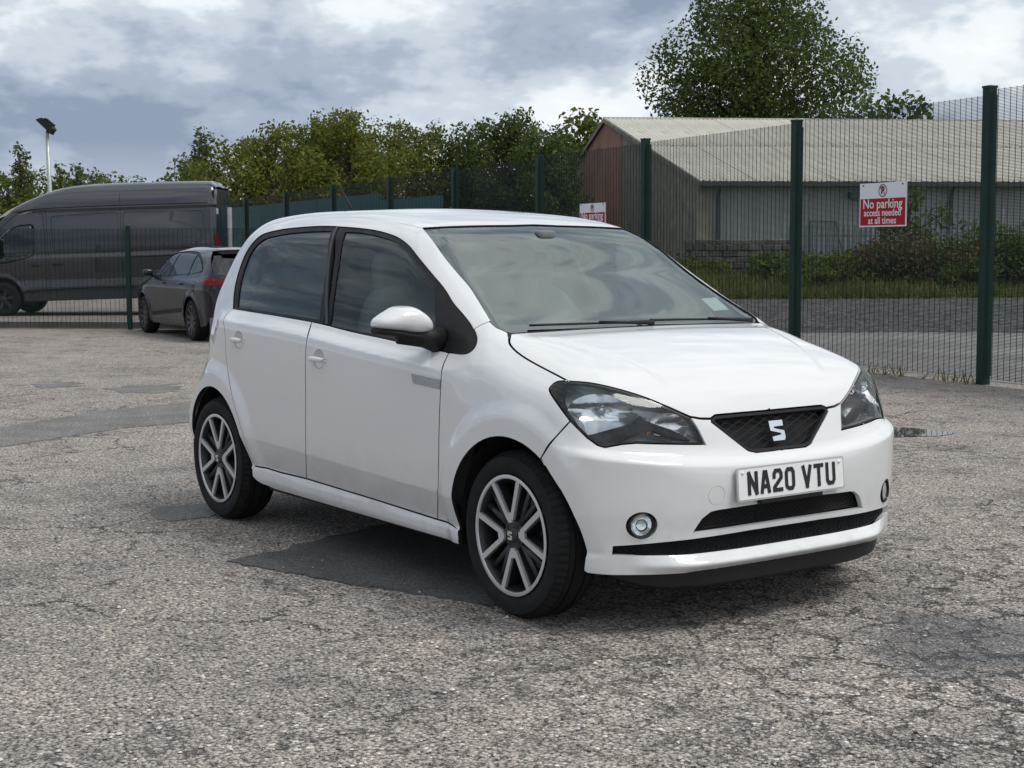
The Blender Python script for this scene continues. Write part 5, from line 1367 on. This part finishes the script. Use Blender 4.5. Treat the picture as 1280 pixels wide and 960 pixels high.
# ---------------------------------------------------------------- other vehicles
def plain_wheel(root, loc, side, R, w, rim, n, mat, spin=0.0):
    t = empty('wheel'); t.parent = root; t.location = loc
    if side > 0: t.rotation_euler = (0, 0, math.pi)
    tyre_mesh(R, w, rim, 32).build('tyre', M['rubber'], t, auto=35); h = w/2
    r = MB(); r.lathe([(rim-.004, -h+.012), (rim+.003, -h+.003), (rim-.010, -h+.002), (rim-.02, -h+.03), (rim-.02, h-.01)], 40, 1); r.lathe([(rim-.02, h-.03), (.0, h-.03)], 30, 1); ro = r.build('rim', mat, t, auto=40)
    for k in range(n):
        a = spin+2*math.pi*k/n; b = MB(); V = []
        for y in (-h+.006, -h+.04):
            for rr, ww in ((.05, .022), (rim-.006, .030)):
                for s in (-1, 1): V.append((rr*math.cos(a)-s*ww*math.sin(a), y+(.02 if rr < .1 else 0), rr*math.sin(a)+s*ww*math.cos(a)))
        b.add(V, [(0, 1, 3, 2), (4, 6, 7, 5), (0, 4, 5, 1), (2, 3, 7, 6), (0, 2, 6, 4), (1, 5, 7, 3)]); b.build('spoke', mat, ro)
    b = MB(); b.lathe([(0, -h+.018), (.04, -h+.018), (.06, -h+.028), (.065, -h+.05)], 20, 1); b.build('hub', mat, t, auto=40)
    return t
def arch_pts(B, cx, cz, r, a0, a1, n=18): return [tuple(p) for p in B.lift('R', np.array([(cx+r*math.cos(a), cz+r*math.sin(a)) for a in np.radians(np.linspace(a0, a1, n))]))]
def L_(B, pts, n=5): return [tuple(p) for p in B.lift('R', np.array(catmull(pts, n=n)))]
def P_(B, pts): return [tuple(p) for p in B.lift('R', np.array(pts, float))]
grey_paint = mat_paint('grey_metallic', (.010, .012, .016), .5, .0, cior=1.42); van_paint = mat_paint('dark_grey_metallic', (.011, .015, .023), .4, .1, cior=1.6)
M['dark_glass'] = glass('dark_glass', (.10, .11, .115), 1.7)

def grey_hatch():
    Tc = tab([-2.8, -2.25, -2.16, -2.0, -1.72, -1.58, -1.0, -.3, .2, .5, 1.05, 1.15, 1.5, 1.9, 2.08, 2.2, 2.8], [.4, .84, 1.0, 1.14, 1.37, 1.42, 1.462, 1.478, 1.45, 1.36, 1.035, 1.005, .95, .84, .72, .5, 0])
    SP = tab([-.1, .1, .2, .3, .45, .62, .80, .88, .92, .965, 1.1, 1.25, 1.35, 1.42, 1.65], [.7, .80, .86, .885, .903, .912, .915, .905, .893, .862, .795, .722, .655, .58, .3])
    DW = tab([-2.8, -2.2, -1.9, -1.5, -1, 1, 1.5, 1.9, 2.2, 2.8], [-.3, -.10, -.045, -.01, 0, 0, -.015, -.05, -.12, -.4])
    Fc = tab([-.2, .2, .5, .7, .8, 1.3], [2.0, 2.12, 2.18, 2.15, 2.08, 1.9]); Xr = tab([0, .2, .5, .8, .95, 1.1, 1.3, 1.42, 1.7], [-2.05, -2.12, -2.21, -2.20, -2.17, -2.07, -1.86, -1.72, -1.5])
    def G(P):
        P = np.asarray(P); x, y, z = P[..., 0], np.abs(P[..., 1]), P[..., 2]
        a = (z-(Tc(x)-.07*y*y))*.88; S = SP(z)+DW(x)
        for cx in (1.35, -1.35): S = S+.015*smooth01((.47-np.hypot(x-cx, z-.32))/.09)
        S = S+.012*smooth01((-x-.6)/.9)*smooth01((z-.6)/.2)*smooth01((1.0-z)/.1)
        b = (y-S)*.95; c = (x-(Fc(z)-.06*y*y-.35*y**4))*.93; d = ((Xr(z)+.06*y*y+.30*y**4)-x)*.93
        return smax(smax(smax(a, b, .12), c, .1), d, .08)
    B = Body(G, .9, 3.2)
    pRL = view(lat(247, 21.3), 21.3); pFL = view(lat(187.5, 23.45), 23.45); hd = pFL-pRL; wb = np.linalg.norm(hd); hd /= wb; sc = wb/2.70; ln = np.array([-hd[1], hd[0], 0])
    c = (pRL+pFL)/2-ln*.80*sc
    root = empty('parked_car', tuple(c), math.atan2(hd[1], hd[0]), 'dark grey hatchback parked by the low fence with red tail light showing', 'car'); root.scale = (sc, sc, sc)
    W_ = grey_paint; dlo_top = [(1.0, .975), (.75, 1.14), (.45, 1.315), (.2, 1.37), (-.3, 1.395), (-.9, 1.375), (-1.3, 1.295), (-1.55, 1.17), (-1.63, 1.08)]
    belt = [(-1.63, 1.08), (-1.3, 1.045), (-.9, 1.025), (0, .985), (1.0, .965)]
    top = L_(B, dlo_top, 4); low = L_(B, belt, 4)
    rd_edge = [(-.98, 1.03), (-1.02, .85), (-.98, .62), (-.88, .45), (-.86, .30)]
    seamT = [tuple(p) for p in B.lift('T', np.array([(x, -.56) for x in np.linspace(.42, -1.45, 20)]))]
    side = P_(B, [(1.80, .24)]) + P_(B, [(1.95, .4), (1.95, .62), (1.85, .74), (1.5, .87), (1.15, .955), (1.02, .985)]) + P_(B, [(.80, 1.16), (.55, 1.32)]) + seamT + P_(B, [(-1.62, 1.33), (-1.75, 1.24), (-1.9, 1.12), (-2.0, 1.0), (-2.03, .85), (-2.03, .6), (-2.0, .35), (-1.9, .26)]) + arch_pts(B, -1.35, .32, .375, 195, -12) + P_(B, [(-.9, .2), (.9, .2)]) + arch_pts(B, 1.35, .32, .375, 192, -15)
    hole = L_(B, dlo_top, 4)+P_(B, [(-1.60, 1.07), (-1.3, 1.045), (-1.05, 1.03)])+L_(B, rd_edge, 4)[1:]+P_(B, [(0, .285), (.95, .285), (1.0, .6)])
    B.panel('body_side', 'R', side, W_, root, holes=[hole], grid=.035, mirror=True)
    mid = L_(B, [(-.02, .985), (0, .8), (-.02, .5), (-.02, .285)], 4)
    fdp = L_(B, [(-.02, .985), (.5, .976), (1.0, .967)], 4)+P_(B, [(1.0, .6), (.95, .285)])+mid[::-1][:-1]
    rdp = L_(B, [(-1.0, 1.03), (-.6, 1.012), (-.02, .985)], 4)+mid[1:]+P_(B, [(-.86, .30)])+L_(B, rd_edge, 4)[::-1][1:-1]
    ds = []
    for nm, out, hx in (('front_door', fdp, .10), ('rear_door', rdp, -.86)):
        for sg in (-1, 1):
            t = empty(nm); t.parent = root; o = B.panel('door_skin', 'R', out, W_, t, grid=(.05, .02))
            h = B.lift('R', np.array([(hx-.09, .885), (hx, .887), (hx+.09, .885)])); b = MB(); b.tube(h+np.array([[0, -.012, 0], [0, -.03, 0], [0, -.012, 0]]), [.012, .016, .012], 8); q = b.build('door_handle', W_, t, smooth=True)
            if sg > 0:
                for k in (o, q): k.data.transform(Matrix.Scale(-1, 4, (0, 1, 0))); k.data.flip_normals()
    B.panel('window_frame', 'R', top+low[1:-1], M['black_trim'], root, grid=.05, gap=0, rim=.0, off=-.012, mirror=True)
    def pane(pts): B.panel('window_glass', 'R', L_(B, pts, 3), M['privacy_glass'], root, grid=.06, gap=0, rim=0, off=-.006, mirror=True)
    pane([(.85, .995), (.55, 1.22), (.35, 1.31), (.12, 1.352), (.02, 1.355), (.03, 1.15), (.04, 1.005), (.4, .995), (.85, .995)][:-1])
    pane([(-.05, 1.355), (-.4, 1.365), (-.85, 1.345), (-.95, 1.335), (-.97, 1.15), (-.98, 1.045), (-.5, 1.025), (-.04, 1.008), (-.04, 1.2)])
    pane([(-1.04, 1.32), (-1.3, 1.255), (-1.5, 1.15), (-1.55, 1.09), (-1.3, 1.062), (-1.05, 1.048), (-1.04, 1.2)])
    rh = [tuple(p) for p in B.lift('T', np.array([(.47, 0), (.46, -.3), (.44, -.5)]))]+seamT+[tuple(p) for p in B.lift('T', np.array([(-1.56, -.5), (-1.60, -.3), (-1.60, 0)]))]
    B.panel('roof', 'T', rh, W_, root, grid=.06, gap=-.001, full=True)
    sp_ = MB(); n = 9; V = []
    for i in range(n):
        y = -.52+1.04*i/(n-1); e = .04*(abs(y)/.52)**3
        V += [(-1.52, y, 1.40-.05*y*y), (-1.82+e, y, 1.385-.05*y*y), (-1.82+e, y, 1.36-.05*y*y), (-1.55, y, 1.36)]
    sp_.add(V, [(4*i+j, 4*i+j+1, 4*i+5+j, 4*i+4+j) for i in range(n-1) for j in range(3)]+[(0, 1, 2, 3), (4*n-4, 4*n-1, 4*n-2, 4*n-3)]); sp_.build('roof_spoiler', W_, root, auto=40)
    scr = [tuple(p) for p in B.lift('T', np.array([(.47, 0), (.46, -.3), (.44, -.5), (.6, -.58), (.8, -.63), (1.0, -.67), (1.1, -.55), (1.13, 0)]))]
    B.panel('windscreen', 'T', scr, M['dark_glass'], root, grid=.08, gap=0, rim=0, full=True)
    bon = [tuple(p) for p in B.lift('T', np.array([(1.13, 0), (1.1, -.55), (1.05, -.70), (1.5, -.76), (1.85, -.68), (2.05, -.45), (2.1, 0)]))]
    B.panel('bonnet', 'T', bon, W_, root, grid=.06, full=True)
    fb = [tuple(p) for p in B.lift('C', np.array([(.85*t, z) for t, z in ((0, .82), (math.radians(-20), .80), (math.radians(-36), .72), (math.radians(-36), .22), (0, .2))]))]
    B.panel('front_bumper', 'C', [(p[0], p[1] if abs(p[1]) > .01 else 0.0, p[2]) for p in fb], W_, root, grid=.06, full=True)
    def back(name, pts, mat, off=0.0, full=True): return B.panel(name, 'B', [(0, y, z) for y, z in pts], mat, root, grid=.05, gap=.002, off=off, full=full)
    back('rear_bumper', [(0, .62), (-.80, .62), (-.83, .45), (-.80, .25), (0, .22)], W_); back('bumper_insert', [(0, .36), (-.62, .36), (-.66, .25), (0, .235)], M['black_trim'], .006)
    back('rear_frame', [(0, 1.36), (-.62, 1.33), (-.74, 1.15), (-.83, 1.0), (-.87, .8), (-.87, .5), (-.85, .3), (0, .3)], W_, -.008)
    tg = back('tailgate', [(0, 1.02), (-.72, 1.02), (-.78, .86), (-.78, .63), (0, .63)], W_)
    back('rear_screen', [(0, 1.34), (-.50, 1.33), (-.60, 1.18), (-.68, 1.03), (0, 1.025)], M['privacy_glass'], -.004)
    for sg in (-1, 1):
        t = empty('tail_light'); t.parent = root
        o = B.panel('red_lens', 'B', [(0, y, z) for y, z in ((-.60, .885), (-.82, .87), (-.83, .965), (-.76, .985), (-.62, .96))], M['red_lens'], t, grid=.04, gap=0, off=.006)
        o2 = B.panel('red_lens', 'R', P_(B, [(-2.05, .87), (-1.90, .90), (-1.82, .95), (-1.86, 1.0), (-2.0, 1.0)]), M['red_lens'], t, grid=.03, gap=0, off=.006)
        if sg > 0:
            for k in (o, o2): k.data.transform(Matrix.Scale(-1, 4, (0, 1, 0))); k.data.flip_normals()
        V, F = superell(.80, sg*.97, 1.04, .06, .085, .055, .6, .6); m_ = empty('door_mirror'); m_.parent = root; mk('mirror_cap', V, F, W_, m_, smooth=True)
        b = MB(); b.tube([(.84, sg*.85, .99), (.83, sg*.93, 1.02)], .03, 8); b.build('mirror_arm', M['black_trim'], m_)
    for x in (1.35, -1.35):
        for y in (-1, 1): plain_wheel(root, (x, y*.80, .322), y, .322, .215, .225, 10, M['wheel_dark'], .3)
    b = MB(); b.box((-2.0, -.65, .2), (2.0, .65, .38)); b.box((-.9, -.82, .22), (.9, .82, .34)); b.build('underbody', M['dark_inside'], root)
    b = MB(); b.box((-1.6, -.70, .38), (1.0, .70, .93)); b.build('cabin_floor', M['dark_inside'], root)
    for x in (1.35, -1.35):
        for y in (-1, 1):
            V = []; n = 20
            for k in range(n+1):
                a = math.radians(-5+190*k/n)
                for yy in (.86, .6): V.append((x+.385*math.cos(a), y*yy, .32+.385*math.sin(a)))
            V.append((x, y*.6, .32)); b = MB(); b.add(V, [(2*k, 2*k+1, 2*k+3, 2*k+2) for k in range(n)]+[(2*k+1, 2*k+3, 2*n+2) for k in range(n)]); b.build('wheel_housing', M['dark_inside'], root)
grey_hatch()

def van():
    Tc = tab([-3.6, -3.05, -2.98, -2.8, -1.0, -.3, .1, .5, .8, 1.1, 1.5, 1.9, 2.2, 2.45, 2.57, 2.7, 3.2], [1.6, 2.2, 2.60, 2.67, 2.69, 2.675, 2.64, 2.55, 2.44, 2.31, 2.10, 1.75, 1.40, 1.18, 1.02, .8, 0])
    SP = tab([-.1, .2, .30, .46, .50, .56, .72, .78, .84, 1.12, 1.16, 1.24, 1.30, 2.06, 2.10, 2.16, 2.20, 2.45, 2.62, 2.9], [.9, .95, .985, 1.0, 1.03, 1.03, 1.002, 1.008, 1.02, 1.03, 1.028, .998, 1.0, .955, .952, .968, .962, .90, .80, .55])
    DW = tab([-3.6, -3.0, -2.6, -2, 1.0, 1.8, 2.3, 2.7, 3.2], [-.2, -.04, -.01, 0, 0, -.03, -.10, -.25, -.6])
    Fc = tab([-.2, .2, .6, 1.0, 2.9], [2.45, 2.55, 2.61, 2.53, 2.15]); Xr = tab([0, .3, .6, 2.0, 2.5, 2.9], [-2.95, -3.02, -3.0, -2.99, -2.97, -2.90])
    def G(P):
        P = np.asarray(P); x, y, z = P[..., 0], np.abs(P[..., 1]), P[..., 2]
        a = (z-(Tc(x)-.05*y*y))*.85; S = SP(z)+DW(x)
        for cx in (1.48, -1.83): S = S+.02*smooth01((.52-np.hypot(x-cx, z-.36))/.08)
        b = (y-S)*.95; c = (x-(Fc(z)-.08*y*y-.25*y**4))*.93; d = ((Xr(z)+.02*y*y)-x)*.95
        return smax(smax(smax(a, b, .16), c, .1), d, .10)
    B = Body(G, 1.6, 3.6)
    dep = 29.6; ang = math.radians(1.0); hd = -math.cos(ang)*RH+math.sin(ang)*FH*-1; hd /= np.linalg.norm(hd); ln = np.array([-hd[1], hd[0], 0])
    rear = view(lat(278, dep), dep); c = rear+hd*3.0*.955-ln*.975
    root = empty('parked_van', tuple(c), 0, 'dark grey high-roof panel van parked behind the low mesh fence', 'van')
    root.rotation_euler = (Matrix.Rotation(math.atan2(hd[1], hd[0]), 4, 'Z') @ Matrix.Rotation(math.radians(1.6), 4, 'Y')).to_euler(); root.location = c+np.array([0, 0, .04]); root.scale = (.955, .955, .955)
    W_ = van_paint
    FX = 1.48; sh = -.43
    fd = [(x+sh, z) for x, z in [(1.02, 2.08), (1.00, 1.6), (1.0, 1.0), (1.02, .52), (1.47, .45), (1.52, .70), (1.75, .92), (2.2, 1.02), (2.3, 1.25), (2.15, 1.55), (1.85, 1.85), (1.6, 2.05), (1.3, 2.12)]]
    win = [(x+sh, z) for x, z in [(1.22, 1.84), (1.21, 1.55), (1.22, 1.30), (1.30, 1.20), (1.6, 1.12), (1.9, 1.08), (2.12, 1.12), (2.16, 1.28), (2.0, 1.52), (1.75, 1.74), (1.55, 1.84), (1.4, 1.86)]]
    p1 = [(.43, 2.02), (.40, 1.26), (-.94, 1.25), (-.95, 2.06)]; p2 = [(-1.05, 2.06), (-1.05, 1.25), (-2.45, 1.29), (-2.70, 1.55), (-2.70, 2.04)]
    def cr(pts, r=.09):
        out = []; P = [np.array(p) for p in pts]; n = len(P)
        for i in range(n):
            a, b, c = P[i-1], P[i], P[(i+1) % n]; u = (a-b)/np.linalg.norm(a-b); w = (c-b)/np.linalg.norm(c-b)
            for t in np.linspace(0, 1, 5): out.append((1-t)**2*(b+u*r)+2*t*(1-t)*b+t*t*(b+w*r))
        return P_(B, out)
    cl = lambda pts: [tuple(p) for p in B.lift('R', np.array(catmull(pts, n=4, closed=True)))]
    straight = lambda pts: P_(B, pts)
    side = straight([(2.17, .30), (2.29, .5), (2.29, .85), (2.19, 1.08), (2.02, 1.36), (1.72, 1.70), (1.42, 2.0)])+[tuple(p) for p in B.lift('T', np.array([(x, -.78) for x in np.linspace(1.05, -2.9, 26)]))]+straight([(-2.95, 2.40), (-2.97, 2.2), (-2.975, 1.2), (-2.975, .6), (-2.93, .38)])+arch_pts(B, -1.83, .36, .43, 190, -8)+straight([(-1.3, .28), (.95, .28)])+arch_pts(B, FX, .36, .43, 188, -8)
    seam_m = M['dark_inside']
    o, o2 = B.panel('body_side', 'R', side, W_, root, holes=[straight(fd), cr(p1), cr(p2)], grid=(.09, .022), mirror=True)
    dr = []
    for sg in (-1, 1):
        t = empty('front_door'); t.parent = root
        a = B.panel('door_skin', 'R', straight(fd), W_, t, holes=[cl(win)], grid=(.06, .022), gap=.006)
        b_ = B.panel('window_frame', 'R', cl(win), M['black_trim'], t, grid=.08, gap=0, rim=0, off=-.02)
        g = B.panel('window_glass', 'R', cl([(p[0]*.985+.025, 1.5+(p[1]-1.5)*.93) for p in win]), M['privacy_glass'], t, grid=.08, gap=0, rim=0, off=-.012)
        h = B.lift('R', np.array([(.68, 1.02), (.76, 1.02), (.86, 1.02)])); b = MB(); b.tube(h+np.array([[0, -.012, 0], [0, -.035, 0], [0, -.012, 0]]), .02, 8); q = b.build('door_handle', M['black_trim'], t)
        h = B.lift('R', np.array([(.22, 1.03), (.32, 1.03), (.42, 1.03)])); b = MB(); b.tube(h+np.array([[0, -.012, 0], [0, -.035, 0], [0, -.012, 0]]), .02, 8); q2 = b.build('sliding_door_handle', M['black_trim'], root)
        if sg > 0:
            for k in (a, b_, g, q, q2): k.data.transform(Matrix.Scale(-1, 4, (0, 1, 0))); k.data.flip_normals()
    B.panel('side_pressing', 'R', cr(p1), W_, root, grid=.08, gap=.004, off=-.012, mirror=True); B.panel('side_pressing', 'R', cr(p2), W_, root, grid=.08, gap=.004, off=-.012, mirror=True)
    # panel joint, slide rail, rub strips, gutter
    def line(pts, r, name, mat, n=5, out=0.0):
        Q = B.lift('R', np.array(catmull(pts, n=n))); N = B.normal(Q)
        for sg in (-1, 1):
            b = MB(); b.tube((Q+N*out)*np.array([1, -sg, 1]) if sg > 0 else Q+N*out, r, 5); b.build(name, mat, root, smooth=True)
    line([(-1.0, 2.45), (-1.0, 1.5), (-1.0, .33)], .006, 'panel_joint', seam_m, 12); line([(.53, 2.2), (.51, 1.5), (.51, .8), (.53, .34)], .006, 'panel_joint', seam_m, 12)
    line([(-1.06, 1.135), (-2.5, 1.15)], .018, 'slide_rail', M['black_trim'], 10); line([(1.1, 2.12), (.6, 2.18), (-1, 2.20), (-2.8, 2.20)], .012, 'roof_gutter', seam_m, 12)
    line([(1.0, .50), (0, .53), (-1.35, .53)], .022, 'rub_strip', M['black_trim'], 12, .0)
    rh = [tuple(p) for p in B.lift('T', np.array([(1.1, 0), (1.1, -.5)]))]+[tuple(p) for p in B.lift('T', np.array([(x, -.78) for x in np.linspace(1.05, -2.9, 26)]))]+[tuple(p) for p in B.lift('T', np.array([(-2.95, -.74), (-2.965, 0)]))]
    B.panel('roof', 'T', rh, W_, root, grid=.10, gap=-.001, full=True)
    scr = [tuple(p) for p in B.lift('T', np.array([(1.12, 0), (1.12, -.5), (1.07, -.76), (1.4, -.80), (1.7, -.83), (1.99, -.85), (2.12, -.5), (2.15, 0)]))]
    B.panel('windscreen', 'T', scr, M['dark_glass'], root, grid=.1, gap=0, rim=0, full=True)
    bon = [tuple(p) for p in B.lift('T', np.array([(2.15, 0), (2.12, -.5), (2.02, -.84), (2.27, -.78), (2.45, -.55), (2.53, 0)]))]; B.panel('bonnet', 'T', bon, W_, root, grid=.08, full=True)
    B.panel('front_bumper', 'F', [(0, 0, 1.05), (0, -.75, 1.0), (0, -.80, .8), (0, -.80, .3), (0, 0, .28)], M['black_trim'], root, grid=.08, full=True)
    for nm, pts, mt in (('rear_door', [(-.004, 2.50), (-.88, 2.48), (-.965, 2.2), (-.99, 1.2), (-.99, .5), (-.004, .48)], W_), ('rear_bumper', [(0, .47), (-.95, .47), (-.93, .33), (0, .32)], M['black_trim'])):
        B.panel(nm, 'B', [(0, y, z) for y, z in pts], mt, root, grid=.12, mirror=(nm == 'rear_door'), full=(nm == 'rear_bumper'))
    for sg in (-1, 1):
        B.panel('tail_light', 'B', [(0, sg*y, z) for y, z in ((.86, .85), (.97, .85), (.96, 1.55), (.86, 1.55))], M['red_lens'], root, grid=.08, gap=0, off=.012)
        t = empty('door_mirror'); t.parent = root; V, F = superell(1.62, sg*1.22, 1.42, .07, .11, .20, .5, .5); mk('mirror_cap', V, F, M['black_trim'], t, smooth=True)
        b = MB(); b.tube([(1.57, sg*.98, 1.25), (1.61, sg*1.16, 1.28)], .04, 8); b.build('mirror_arm', M['black_trim'], t)
    b = MB(); p = np.array([-2.97, .99, 2.02]); b.tube([p+np.array([0, -.12, -.06]), p+np.array([0, -.12, .06])], .03, 8); b.build('door_hinge', bpy.data.materials['galvanised'], root)
    for x in (1.48, -1.83):
        for y in (-1, 1): plain_wheel(root, (x, y*.90, .35), y, .35, .235, .215, 6, M['wheel_dark'], .2)
    b = MB(); b.box((-2.9, -.80, .30), (2.4, .80, .50)); b.box((-2.93, -.9, .45), (-2.90, .9, 2.45)); b.build('underbody', M['dark_inside'], root)
    for x in (1.48, -1.83):
        for y in (-1, 1):
            V = []; n = 20
            for k in range(n+1):
                a = math.radians(-5+190*k/n)
                for yy in (.98, .7): V.append((x+.445*math.cos(a), y*yy, .36+.445*math.sin(a)))
            V.append((x, y*.7, .36)); b = MB(); b.add(V, [(2*k, 2*k+1, 2*k+3, 2*k+2) for k in range(n)]+[(2*k+1, 2*k+3, 2*n+2) for k in range(n)]); b.build('wheel_housing', M['dark_inside'], root)
van()
